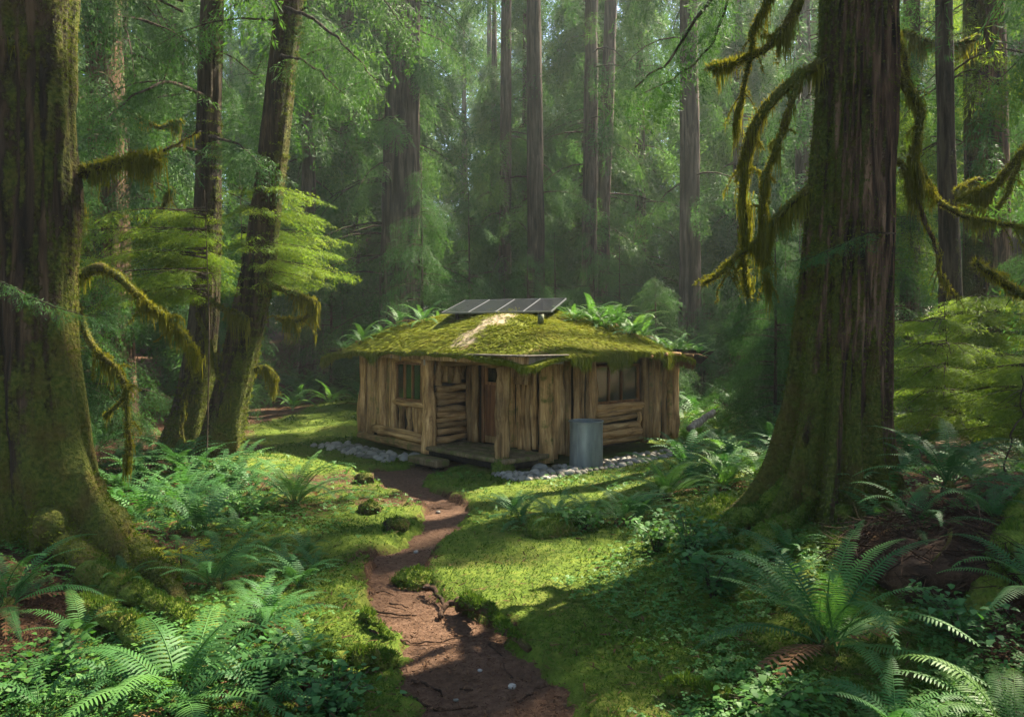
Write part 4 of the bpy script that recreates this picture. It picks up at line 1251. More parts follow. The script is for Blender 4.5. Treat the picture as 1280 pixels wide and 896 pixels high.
hero, htr, hb, hp = big_tree('cedar_tree', 'huge furrowed cedar with mossy buttress roots, standing right of the cabin', [(1035, 700), (1040, 600), (1047, 480), (1058, 320), (1068, 160), (1074, 0)], 9.4,
    [122, 114, 108, 96, 87, 82], (.2, 25, .12), B_CEDAR, 190, 230, .065, 6.5,
    [(R(186), 1.15, .15, .72), (R(216), 1.15, .13, .62), (R(246), .75, .12, .6), (R(272), .55, .11, .8), (R(300), .62, .12, .7), (R(352), .60, .18, .9), (R(60), .5, .3, .6), (R(130), .5, .3, .7)], .07)
crown(gc, hb, 8.2, 24, 5.0, 60, 15, SPX, 1.0, .5).build('crown', [F_CEDAR, B_TWIG], hero, hb)
lft, ltr, lb_, lp_ = big_tree('mossy_tree', 'thick moss-covered trunk at the left edge with a flaring root', [(62, 720), (62, 640), (54, 540), (47, 400), (46, 250), (47, 120), (48, 0)], 8.0,
    [104, 104, 96, 90, 86, 85, 84], (.1, 24, .1), B_MOSSY, 130, 200, .040, 4.5,
    [(R(332), 1.25, .27, .72), (R(285), .45, .2, .7), (R(10), .30, .3, .7), (R(230), .4, .3, .6), (R(150), .4, .3, .6), (R(308), .55, .14, .45)], .2)
crown(gc, lb_, 7.6, 23, 4.3, 50, 14, SPX, 1.0, .5).build('crown', [F_CEDAR, B_TWIG], lft, lb_)
trunk_moss(htr, hb, (-.9, -.3, 0), 40000, 9, 301, .030, .26)
trunk_moss(ltr, lb_, (1, -.2, 0), 20000, 9, 302, .024, -.12)
tA, tAt, bA, pA = big_tree('dark_tree', 'dark straight trunk rising just behind the leaning tree on the left', [(228, 582), (246, 480), (257, 380), (260, 250), (262, 100), (265, 0)], 15.2,
    [52, 40, 34, 31, 28, 27], (.1, 24, .08), B_DARK, 64, 110, .02, 5, [(R(200), .5, .35, .5), (R(300), .3, .3, .5), (R(250), .4, .3, .4)], .08)
crown(gc, bA, 6.8, 24, 3.6, 70, 14, SPX, .95, .55).build('crown', [F_CEDAR, B_TWIG], tA, bA)
tB, tBt, bB, pB = big_tree('leaning_tree', 'mossy trunk leaning to the right beside the dark straight one', [(272, 590), (284, 520), (303, 440), (322, 340), (336, 240), (350, 110), (362, 0)], 14.6,
    [50, 44, 42, 40, 37, 34, 33], (.9, 23, .08), B_MOSSY, 72, 120, .02, 5, [(R(190), .35, .3, .5), (R(320), .4, .3, .45), (R(260), .3, .3, .4)], .10)
crown(gc, bB + np.array([1.6, 0, 0]), 7.4, 23, 3.6, 60, 14, SPX, .95, .6).build('crown', [F_CEDAR, B_TWIG], tB, bB)
def buttress(root, base, pts, r0, r1, n, seed, mat=None, blades=None):
    """a root running out from the foot of a big tree, with its moss"""
    c = smooth_line(pts, 30); c = c + np.stack([vn(np.arange(30)*.35 + seed*5, 0., i*3.3) for i in range(3)], -1)*.04
    rr = np.linspace(r0, r1, 30)*(1 + .18*vn(np.arange(30)*.45, seed))
    mb = MB(); mb.tube(c, rr, 16, wob=.3, seed=seed, squash=.85); o = mb.build('root', mat or B_MROOT, root, base)
    return trunk_moss(o, base, (-.2, -.3, .7), n, 3, 900+seed, .032, .45, blades or F_MBLADE)
def gpt(px, py, dz): p_ = G(px, py); p_[2] += dz; return p_
buttress(hero, hb, [P(985, 600, 9.3), P(955, 640, 9.2), gpt(915, 668, .12), gpt(880, 684, .02), gpt(850, 694, -.08)], .20, .07, 5200, 1)
buttress(hero, hb, [P(1005, 610, 9.1), P(985, 655, 9.0), gpt(955, 690, .12), gpt(930, 708, .02), gpt(912, 722, -.08)], .20, .08, 5200, 2)
buttress(hero, hb, [P(1050, 630, 8.9), P(1052, 670, 8.85), gpt(1048, 705, .08), gpt(1040, 725, -.06)], .18, .09, 3600, 3)
buttress(lft, lb_, [P(88, 590, 7.9), P(128, 640, 7.8), P(165, 690, 7.75), gpt(205, 735, .10), gpt(232, 758, -.04)], .21, .09, 5200, 4, B_MOSSY, F_TMOSS)
buttress(lft, lb_, [P(60, 640, 7.6), P(100, 690, 7.5), gpt(140, 735, .08), gpt(170, 752, -.05)], .20, .09, 3600, 5, B_MOSSY, F_TMOSS)
trunk_moss(tAt, bA, (.5, -.4, 0), 8000, 8, 303, .04, .1)
trunk_moss(tBt, bB, (.6, -.3, .3), 10000, 9, 304, .04, .25)
tC, _, bC, _ = big_tree('cedar_tree', 'ridged reddish cedar trunk between the left edge tree and the dark trunk', [(146, 560), (140, 420), (136, 250), (128, 0)], 18.5,
    [56, 47, 44, 40], (0, 26, .1), B_CEDAR, 72, 100, .03, 5, [(R(220), .4, .3, .5), (R(320), .4, .3, .5)])
crown(gc, bC, 5.2, 26, 4.2, 90, 15, SPX, 1.1, .6).build('crown', [F_CEDAR, B_TWIG], tC, bC)
tD, _, bD, _ = big_tree('cedar_tree', 'dark cedar trunk at the right edge behind bright hemlock sprays', [(1236, 480), (1234, 300), (1232, 100), (1230, 0)], 20,
    [60, 50, 46, 44], (0, 27, .1), B_CEDAR, 64, 90, .03, 5)
crown(gc, bD, 6.4, 27, 4.6, 90, 15, SPX, 1.1, .55).build('crown', [F_CEDAR, B_TWIG], tD, bD)
tE, _, bE, _ = big_tree('dark_tree', 'slim mossy dark trunk left of the right edge cedar', [(1192, 440), (1188, 330), (1183, 200), (1180, 0)], 17.5,
    [32, 24, 20, 18], (0, 17, .05), B_DARK, 40, 60, .02, 4)
crown(gc, bE, 5.6, 17, 2.8, 60, 12, SPX, .9, .6).build('crown', [F_HEM, B_TWIG], tE, bE)
tF, _, bF, _ = big_tree('dark_tree', 'slender trunk glimpsed just right of the huge cedar', [(1138, 440), (1138, 300), (1140, 0)], 23,
    [26, 21, 18], (0, 22, .06), B_DARK, 32, 50, .02, 4)
crown(gc, bF, 5.0, 22, 3.4, 80, 12, SPX, 1.0, .6).build('crown', [F_HEM, B_TWIG], tF, bF)

tG, _, bG, _ = big_tree('cedar_tree', 'cedar trunk hidden close behind the huge cedar', [(1092, 470), (1092, 300), (1092, 0)], 18.4, [32, 30, 26], (0, 25, .08), B_CEDAR, 32, 40, .03, 4)  # hidden tree, added so its crown shades the lawn
crown(gc, bG, 8.5, 25, 4.8, 90, 16, SPX, 1.1, .55).build('crown', [F_CEDAR, B_TWIG], tG, bG)

def mid_tree(name, label, px, Y, w, lean, H, z0, Rc, nb, ns, mat=B_FAR, fol=F_FAR, tm=None, group=None, size=1.15, droop=.55):
    root, tr, base, _ = big_tree(name, label, [(px, HOR + 2.2*FPX/Y), (px + lean*.3, 250), (px + lean, 0)], Y, [w*1.25, w, w*.85], (0, H, .06), mat, 32, 50, .03, 4.5, group=group)
    crown(gc, base + np.array([lean*.2/FPX*Y, 0, 0]), z0, H, Rc, nb, ns, tm or SPX, size, droop, wood_r=.045).build('crown', [fol, B_TWIG], root, base)
    return root
mid_tree('redwood_tree', 'massive reddish trunk standing in haze behind the left side of the cabin', 499, 28, 46, 6, 32, 3.2, 4.8, 130, 16)
mid_tree('pale_tree', 'pale bluish trunk in the mist left of the massive reddish one', 440, 34, 21, -8, 28, 8, 3.6, 80, 14)
mid_tree('slim_tree', 'thin dark straight trunk above the middle of the solar panel', 631, 33, 14, 2, 30, 4.5, 3.6, 90, 14)
mid_tree('slim_tree', 'dark trunk just right of the thin one above the panel', 671, 30, 20, -4, 30, 7.5, 3.8, 90, 14)
mid_tree('slim_tree', 'left one of the two close-set trunks above the roof ferns', 736, 31, 18, 4, 30, 8, 3.6, 80, 14)
mid_tree('slim_tree', 'right one of the two close-set trunks above the roof ferns, leaning', 750, 34, 17, 14, 28, 6.5, 3.6, 80, 14)
mid_tree('slim_tree', 'dark hazy trunk left of the huge cedar with its mossy limbs', 863, 27, 24, -2, 28, 7, 4.0, 90, 14)

# deeper trees: each a thing of its own, crowns shared
pool = []
for i in range(5):
    gg = np.random.default_rng(500 + i)
    me = crown(gg, (0, 0), (2.5, 4, 1.2, 6, 3)[i], (24, 28, 20, 30, 26)[i], (3.8, 4.2, 3.4, 4.4, 4.0)[i], 110, 16, SPF, 1.5, .6, carve=False, wood_r=.05).build('crown', [F_FAR, B_TWIG], mesh_only=True)
    tm_ = trunk_mb([(0, 0, -.5), (.1, 0, 8), (0, .1, 30)], [.36, .29, .05], 20, 24, .03, 4, seed=i).build('trunk', B_FAR, mesh_only=True)
    pool.append((me, tm_))
g = np.random.default_rng(61)
cand = []
for Y0 in (38, 45, 52, 60, 69):
    W = Y0*.86; n = int(W*2/5.6)
    for i in range(n):
        cand.append((-W + (i + .5 + g.uniform(-.35, .35))*2*W/n, Y0 + g.uniform(-2.5, 2.5)))
for x, y in ((-13, 17), (-16, 24), (-11.5, 27), (-8.0, 31), (-20, 30), (13.5, 25), (17, 19), (19, 30), (12.0, 33), (7.6, 35), (-4.6, 36), (3.5, 37), (11.3, 12.8), (11.3, 16.2), (13.2, 19.6), (18.5, 21.0), (15.5, 17.5), (12.3, 9.0), (10.2, 6.2), (-14, 10), (14.6, 12.5), (-10.2, 20.5)):  # the close right-hand ones stand out of view, added to shade the lawn
    cand.append((x, y))
for i, (x, y) in enumerate(cand):
    z = float(hgt(x, y)); k = i % 5
    # a tree that would stand in one of the sunny gaps is left out
    cz = np.array([[x, y, h] for h in np.linspace(6, 22, 9)])
    dd = cz[:, None] - SP[None]; t_ = dd @ SUN; qq = np.linalg.norm(dd - t_[..., None]*SUN, axis=2)
    if y < 36 and ((t_ > 2) & (qq < .5)).any(): continue
    root = thing('conifer_tree', ('dim conifer in the hazy depths of the forest' if y > 36 else 'unseen conifer round the camera, added to dim the sky light'), 'tree', (x, y, z), 'conifers deep in the forest' if y > 36 else 'conifers round the clearing')
    s = g.uniform(.85, 1.2); rz = g.uniform(0, 6.28)
    if y <= 36:
        H_ = (24, 28, 20, 30, 26)[k]*s
        crown(np.random.default_rng(700+i), (x, y), z + (2.5, 4, 1.2, 6, 3)[k], z + H_, 4.0*s, 105, 16, SPF if y > 26 else SPX, 1.3, .6, wood_r=.05).build('crown', [F_FAR, B_TWIG], root, (x, y, z))
        o = bpy.data.objects.new('trunk', pool[(k*2+1) % 5][1]); COL.objects.link(o); o.parent = root; o.scale = (s, s, s)
        continue
    for nm, me in (('crown', pool[k][0]), ('trunk', pool[(k*2+1) % 5][1])):
        o = bpy.data.objects.new(nm, me); COL.objects.link(o); o.parent = root; o.scale = (s, s, s); o.rotation_euler = (0, 0, rz)

for x, y in ((-10, -5), (10.5, -4), (-13, 2), (13, 1.5), (-15, -12), (15, -12)):  # unseen trees round the camera, added to dim the sky light
    root = thing('conifer_tree', 'unseen conifer round the camera, added to dim the sky light', 'tree', (x, y, float(hgt(x, y))), 'conifers round the clearing')
    k = int(abs(x)*3) % 5
    for nm, me in (('crown', pool[k][0]), ('trunk', pool[(k*2+1) % 5][1])):
        o = bpy.data.objects.new(nm, me); COL.objects.link(o); o.parent = root; o.location = (0, 0, 3.0 if nm == 'crown' else 0)

# young conifers of the understory
ypool = []
for i in range(4):
    gg = np.random.default_rng(540 + i); H = (5.5, 7.5, 4.0, 6.5)[i]
    me = crown(gg, (0, 0), .25, H, H*.36, 70, 13, SPX, .7, .4, carve=False, wood_r=.018, bare=.08).build('crown', [F_CEDAR if i % 2 else F_FAR, B_TWIG], mesh_only=True)
    t2 = MB(); t2.tube([(0, 0, -.2), (.03, 0, H*.5), (0, 0, H*1.02)], [.06, .04, .008], 8); tm_ = t2.build('trunk', B_TWIG, mesh_only=True)
    ypool.append((me, tm_))
yspots = [(-9.2, 25), (-6.6, 29), (-3.4, 30), (-1.5, 27.5), (.5, 26), (2.6, 25.5), (4.4, 24.5), (6.6, 20), (1.6, 30), (3.9, 29), (6.5, 27), (-5.2, 33), (8.4, 24.5), (10, 21),
          (-11.5, 14.5), (-9.4, 16.6), (-12.5, 19.5), (-8.2, 22.2), (7.6, 22.2), (-7.6, 12.0), (12.5, 18.5), (-2.8, 24.6), (-.3, 31), (9, 28), (-10.2, 12.2)]
for i, (x, y) in enumerate(yspots):
    k = i % 4; s = g.uniform(.75, 1.15)
    root = thing('young_conifer', 'young feathery conifer filling the gap beneath the tall trees', 'tree', (x, y, float(hgt(x, y))), 'young conifers beneath the tall trees')
    for nm, me in (('crown', ypool[k][0]), ('trunk', ypool[k][1])):
        o = bpy.data.objects.new(nm, me); COL.objects.link(o); o.parent = root; o.scale = (s, s, s); o.rotation_euler = (0, 0, g.uniform(0, 6.28) if nm == 'crown' else 0)
# far-off wood that closes the view
g = np.random.default_rng(62); n = 26000
an = g.uniform(-1.15, 1.15, n); rr = g.uniform(76, 92, n)
p = np.stack([rr*np.sin(an), rr*np.cos(an), 1 + 46*g.uniform(0, 1, n)**1.1], -1)
p = p[(vn(p[:, 0]*.16, p[:, 2]*.12, p[:, 1]*.02, 71) + .35*vn(p[:, 0]*.5, p[:, 2]*.4, 0, 72)) < .55 - .009*p[:, 2]]; n = len(p)
M = frames(g.uniform(0, 6.28, n), -g.uniform(.2, 1.2, n), g.normal(0, .5, n), g.uniform(2.4, 5, n))
mb = MB(); mb.inst(*SPF[0], M, p, 0, np.clip(g.normal(.5, .25, n), 0, 1))
tag(mb.build('distant_forest', F_FAR), kind='stuff')
#@@DETAIL

# ------------------------------------------------------------------ mossy limbs
def PL(lst, Y):
    return [P(a, b, Y + (c[0] if c else 0)) for a, b, *c in lst]
g = np.random.default_rng(200)
# huge cedar, left side
b1, c1 = limb(hero, PL([(1025, 78), (985, 105), (955, 135), (938, 165), (931, 215), (930, 270), (931, 330), (934, 372)], 9.15), .055, .018, 900, .30, .013, seed=1)
b2, c2 = limb(hero, PL([(1005, -15), (985, 30), (960, 58), (940, 72), (912, 80), (882, 86)], 8.95), .05, .016, 700, .30, .012, seed=2)
limb(hero, PL([(938, 70), (931, 100), (926, 130), (922, 158)], 8.95), .022, .010, 380, .35, .011, seed=3)
limb(hero, PL([(1000, 95), (985, 140), (972, 185), (958, 220), (952, 250), (962, 285), (948, 310)], 9.1), .035, .012, 700, .34, .012, seed=4)
limb(hero, PL([(1012, 235), (992, 250), (975, 268), (958, 290), (935, 310), (912, 330), (894, 348), (880, 356)], 9.1), .038, .012, 620, .26, .012, seed=5)
limb(hero, PL([(955, 215), (950, 260), (958, 300), (955, 335), (962, 362)], 9.05), .020, .008, 420, .30, .011, seed=6)
limb(hero, PL([(918, 325), (908, 345), (898, 365), (893, 380)], 9.05), .012, .006, 80, .14, .009, seed=7)
limb(hero, PL([(965, -10), (950, 20), (940, 45), (938, 70)], 8.95), .028, .02, 160, .2, .011, seed=8)
# right side
b3, c3 = limb(hero, PL([(1112, 75), (1125, 95), (1140, 118), (1152, 140), (1150, 165), (1143, 185), (1144, 212), (1148, 232)], 9.5), .045, .02, 800, .26, .012, seed=9)
limb(hero, PL([(1146, 205), (1160, 228), (1178, 256), (1205, 272), (1240, 278), (1285, 286)], 9.6), .032, .012, 620, .24, .011, seed=10)
limb(hero, PL([(1140, 232), (1152, 262), (1166, 300), (1178, 345), (1196, 375)], 9.5), .024, .009, 240, .16, .010, mat=B_DARK, seed=11)
limb(hero, PL([(1113, 198), (1128, 205), (1138, 222), (1148, 240)], 9.5), .030, .016, 420, .26, .012, seed=12)
limb(hero, PL([(1118, 30), (1128, 60), (1134, 100), (1140, 130)], 9.6), .03, .014, 380, .35, .011, seed=13)
limb(tD, PL([(1225, 225), (1205, 232), (1196, 240)], 17), .05, .03, 260, .4, .02, seed=14)
limb(tD, PL([(1225, 46), (1190, 58), (1160, 52), (1130, 40)], 18), .06, .02, 400, .6, .02, seed=15)
nr = thing('leaning_tree', 'mossy forked limbs of a tree leaning in at the right edge', 'tree', (P(1345, 560, 10.5)[0], 10.5, 0))
nr.location[2] = float(hgt(nr.location[0], 10.5))
nb_ = np.array(nr.location)
trunk_mb([nb_ - [0, 0, .3], nb_ + [.1, 0, 2], nb_ + [.2, .1, 5], nb_ + [.4, .1, 12]], [.26, .2, .16, .03], 40, 60, .015, 4.5, [(R(180), .3, .3, .4)], seed=3).build('trunk', B_MOSSY, nr, nb_)
limb(nr, PL([(1350, 150), (1305, 170), (1275, 190), (1262, 212), (1245, 232), (1215, 240), (1195, 252)], 10.4), .05, .014, 800, .34, .012, seed=16)
limb(nr, PL([(1278, 188), (1270, 215), (1260, 240), (1250, 260)], 10.3), .025, .01, 420, .42, .011, seed=17)
limb(nr, PL([(1345, 430), (1300, 385), (1270, 362), (1245, 348), (1218, 328)], 10.2), .065, .03, 500, .12, .012, seed=18)

# left side tangles
limb(lft, PL([(85, 215), (112, 214), (142, 206), (170, 200), (198, 192)], 8.2), .06, .02, 700, .22, .012, seed=20)
limb(lft, PL([(198, 192), (225, 178), (252, 165)], 8.3), .014, .006, 40, .1, .008, mat=B_TWIG, seed=21)
limb(lft, PL([(20, 60), (5, 55), (-25, 40)], 7.7), .06, .03, 200, .12, .012, seed=22)
limb(lft, PL([(100, 345), (125, 332), (148, 345), (175, 372), (205, 395), (232, 420), (246, 450)], 9.6), .045, .016, 800, .26, .012, seed=23)
limb(lft, PL([(96, 380), (108, 420), (125, 445), (148, 462), (158, 490), (160, 540), (158, 585)], 9.4), .035, .018, 600, .22, .011, seed=24)
limb(lft, PL([(130, 520), (150, 505), (162, 480)], 9.4), .022, .01, 160, .15, .010, seed=25)
limb(tB, PL([(330, 352), (352, 362), (378, 370), (396, 378), (392, 392), (372, 402), (345, 396)], 14.3), .05, .02, 620, .34, .014, seed=26)
limb(tB, PL([(318, 462), (332, 458), (344, 468), (340, 482)], 14.3), .035, .015, 260, .25, .014, seed=27)
limb(tB, PL([(310, 400), (296, 392), (275, 385), (258, 372), (240, 380)], 14.2), .04, .02, 400, .4, .014, seed=28)
limb(tA, PL([(250, 380), (243, 440), (232, 490), (226, 540), (232, 575)], 14.4), .03, .02, 160, .2, .012, mat=B_DARK, seed=29)
limb(tA, PL([(246, 392), (262, 430), (272, 470), (292, 495)], 14.3), .03, .015, 300, .35, .014, seed=30)
limb(tA, PL([(250, 330), (220, 322), (200, 345), (190, 380)], 14.3), .035, .012, 420, .45, .014, seed=31)
limb(tC, PL([(118, 330), (100, 300), (104, 260), (96, 230)], 17), .06, .02, 420, .6, .02, seed=32)
limb(tC, PL([(150, 300), (175, 285), (200, 262), (215, 235)], 17), .05, .015, 300, .4, .02, seed=33)
limb(tC, PL([(150, 130), (175, 150), (200, 160), (225, 150)], 17), .05, .015, 300, .4, .02, seed=34)

# needle sprays close to the camera
b, c = limb(tB, PL([(356, 10, 0), (385, 20, -.6), (420, 45, -1.2), (452, 78, -1.7), (470, 105, -1.9)], 14.2), .04, .008, seed=40, mat=B_TWIG)
bb, cc = limb(tB, PL([(352, 70, 0), (376, 74, -.5), (404, 92, -1.0), (430, 118, -1.3)], 14.2), .03, .008, seed=41, mat=B_TWIG)
b0, c0 = limb(tB, PL([(362, -60, 0), (400, -50, -.7), (450, -30, -1.3), (490, 10, -1.7), (505, 40, -1.8)], 14.2), .04, .008, seed=47, mat=B_TWIG)
foliage_on(tB, b, [c, cc, c0], g, 46, .70, SPX, F_CEDAR, 1.1, tint=.75)
b, c = limb(tA, PL([(250, 190, 0), (215, 180, -1.2), (180, 205, -2.0), (150, 250, -2.6)], 15), .04, .008, seed=42, mat=B_TWIG)
b2_, c2_ = limb(tA, PL([(255, 120, 0), (210, 100, -1.2), (165, 120, -2.2), (130, 150, -2.8)], 15), .04, .008, seed=43, mat=B_TWIG)
b3_, c3_ = limb(tA, PL([(262, 170, 0), (300, 180, -1.0), (330, 215, -1.4)], 15), .03, .008, seed=48, mat=B_TWIG)
foliage_on(tA, b, [c, c2_, c3_], g, 44, .75, SPX, F_CEDAR, .9, tint=.4)
# long dark limb of the huge cedar reaching over the cabin, top right
b, c = limb(hero, PL([(1040, -150, 0), (985, -100, -.2), (900, -20, -.4), (868, 30, -.5), (830, 85, -.5), (790, 112, -.5)], 9.0), .04, .008, seed=44, mat=B_TWIG)
bb, cc = limb(hero, PL([(930, -60, -.3), (890, 60, -.2), (845, 98, -.2), (800, 120, -.2)], 9.0), .02, .005, seed=45, mat=B_TWIG)
foliage_on(hero, b, [c, cc], g, 40, .5, SPX, F_CEDAR, 1.2, tint=.55)
# the small spray hanging across the huge trunk, and the one at the left edge
b, c = limb(hero, PL([(1120, 292), (1085, 290), (1050, 308), (1015, 322), (985, 328)], 8.55), .010, .003, seed=46, mat=B_TWIG, jig=.01)
foliage_on(hero, b, [c], g, 22, .36, SPX, F_FAR, .3, tint=.4)
b, c = limb(lft, PL([(-60, 330), (0, 352), (40, 372), (85, 390), (118, 396)], 6.8), .010, .003, seed=49, mat=B_TWIG, jig=.01)
foliage_on(lft, b, [c], g, 20, .33, SPX, F_FAR, .3, tint=.5)

# hemlock tiers catching the sun, left of the cabin and at the right
def hemlock(label, base, tiers, Y, seed, mat=F_HEM, n=60, size=.5, H=None, group=None, stem=.014):
    g = np.random.default_rng(seed)
    base = np.array([base[0], base[1], float(hgt(base[0], base[1]))])
    root = thing('hemlock_sapling', label, 'tree', base, group)
    top = max(CAM_H + (HOR - t[0])/FPX*Y for t in tiers) + .5
    t2 = MB(); t2.tube(smooth_line([base - [0, 0, .2], base + [.05, 0, top*.5], [base[0] - .03, base[1], top]], 14), np.linspace(stem, .006, 14), 8)
    t2.build('trunk', B_TWIG, root, base)
    lines = []; wood = MB()
    for (py, pxa, pxb, k) in tiers:
        z = CAM_H + (HOR - py)/FPX*Y
        xa, xb = (pxa-640)/FPX*Y, (pxb-640)/FPX*Y
        for i in range(k):
            xe = xa + (xb-xa)*(i + .5)/k + g.normal(0, .08)
            ye = base[1] + g.uniform(-1.1, .9)
            c = smooth_line([[base[0], base[1], z + .12 + g.uniform(-.1, .1)], [(base[0]+xe)/2, (base[1]+ye)/2, z + .16], [xe, ye, z - .05 + g.uniform(-.06, .06)]], 9)
            wood.tube(c, np.linspace(.012, .003, 9), 5, caps=False); lines.append(c)
    wood.build('limbs', B_TWIG, root, base)
    foliage_on(root, None, lines, g, n, size*1.15, SPX, mat, .16, 'foliage', tint=.6)
    return root
hemlock('bright hemlock branches fanning out over the leaning trunk, lit by the sun', (-5.1, 15.0), [(232, 300, 378, 8), (258, 290, 385, 8), (285, 280, 395, 9), (308, 280, 420, 11), (330, 300, 428, 11), (345, 300, 405, 8)], 13.8, 301, n=13, size=.42)
hemlock('broad shaded hemlock sapling with flat green sprays behind the left edge tree', (-4.95, 12.9), [(275, 100, 230, 9), (300, 95, 255, 12), (325, 95, 260, 12), (350, 100, 250, 11), (372, 130, 230, 8)], 12.8, 302, n=12, size=.42)
hemlock('tall sunlit hemlock sapling at the right edge below the dark cedar', (9.3, 15.6), [(380, 1180, 1300, 9), (400, 1150, 1300, 12), (425, 1130, 1310, 14), (452, 1130, 1310, 14), (480, 1140, 1310, 12)], 15.3, 303, n=13, size=.46)
hemlock('shaded hemlock sapling close behind the huge cedar trunk', (7.4, 13.6), [(410, 1105, 1190, 8), (440, 1100, 1200, 9), (470, 1100, 1210, 11), (500, 1100, 1210, 11), (530, 1100, 1220, 11)], 13.2, 304, n=12, size=.42)
hemlock('low hemlock sapling with pale tips at the right edge above the root mound', (8.2, 12.2), [(470, 1200, 1300, 8), (498, 1180, 1310, 11), (522, 1180, 1310, 11), (548, 1190, 1310, 9)], 12.0, 305, n=13, size=.42)

# ------------------------------------------------------------------ ferns
def F(px, py, dz=0): p = G(px, py); p[2] += dz; return p
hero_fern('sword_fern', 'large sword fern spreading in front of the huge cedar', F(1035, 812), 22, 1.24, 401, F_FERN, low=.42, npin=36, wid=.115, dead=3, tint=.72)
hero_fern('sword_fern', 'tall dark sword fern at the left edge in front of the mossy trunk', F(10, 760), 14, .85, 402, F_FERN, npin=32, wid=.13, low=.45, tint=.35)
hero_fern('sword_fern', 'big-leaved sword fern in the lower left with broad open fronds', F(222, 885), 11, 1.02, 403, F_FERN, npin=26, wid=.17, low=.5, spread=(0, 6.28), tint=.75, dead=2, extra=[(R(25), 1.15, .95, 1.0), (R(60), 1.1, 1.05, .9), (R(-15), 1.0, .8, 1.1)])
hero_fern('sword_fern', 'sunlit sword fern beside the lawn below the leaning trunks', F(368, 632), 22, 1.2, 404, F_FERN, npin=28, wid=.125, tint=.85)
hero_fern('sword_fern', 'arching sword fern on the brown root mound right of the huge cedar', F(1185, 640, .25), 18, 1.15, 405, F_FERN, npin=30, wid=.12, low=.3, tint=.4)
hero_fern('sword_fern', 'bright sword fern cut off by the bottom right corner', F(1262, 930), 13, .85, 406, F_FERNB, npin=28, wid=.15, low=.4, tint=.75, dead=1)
hero_fern('sword_fern', 'sword fern hanging over the mossy root at the right edge', F(1290, 770, .15), 12, .85, 407, F_FERN, npin=28, wid=.14, tint=.5, dead=1)
hero_fern('sword_fern', 'small drooping fern at the foot of the left edge trunk', F(95, 800), 8, .62, 408, F_FERN, npin=24, wid=.15, low=.3, tint=.5, dead=1)
hero_fern('sword_fern', 'fern half hidden beside the flaring root of the left tree', F(150, 745, .05), 7, .45, 409, F_FERN, npin=24, wid=.14, tint=.45, dead=1)
hero_fern('sword_fern', 'small fern with two hanging fronds on the brown root mound', F(1165, 690, .2), 5, .55, 410, F_FERN, npin=22, wid=.14, low=.2, tint=.55, dead=2)
hero_fern('sword_fern', 'wide fern in the middle of the left fern bed behind the yellow sprig', F(268, 735), 13, .8, 411, F_FERN, npin=28, wid=.13, tint=.4)
hero_fern('sword_fern', 'pale airy fern at the right of the left fern bed by the lawn', F(335, 790), 12, .7, 412, F_FERN, npin=28, wid=.14, tint=.65)
hero_fern('sword_fern', 'fern clump on the lawn right of the path bend', F(700, 660), 15, .72, 413, F_FERN, npin=26, wid=.13, tint=.5)
hero_fern('sword_fern', 'bluish fern clump between the path bend fern and the huge cedar', F(775, 655), 14, .80, 414, F_FERN, npin=26, wid=.13, tint=.5)
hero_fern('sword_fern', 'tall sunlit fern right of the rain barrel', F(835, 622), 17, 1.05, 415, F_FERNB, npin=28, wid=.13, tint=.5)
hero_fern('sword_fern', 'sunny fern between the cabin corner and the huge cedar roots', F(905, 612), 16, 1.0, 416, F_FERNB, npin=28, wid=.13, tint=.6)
hero_fern('sword_fern', 'glossy fern cut off by the bottom edge right of the path', F(1120, 925), 9, .7, 417, F_FERN, npin=26, wid=.15, tint=.5, dead=1)
hero_fern('sword_fern', 'dark fern drooping over the front of the brown root mound', F(1150, 705, .28), 11, .75, 418, F_FERN, npin=26, wid=.13, low=.1, tint=.2, dead=2)
hero_fern('sword_fern', 'dark fern low on the right side of the brown root mound', F(1245, 700, .30), 11, .8, 419, F_FERN, npin=26, wid=.13, low=.1, tint=.25, dead=2)
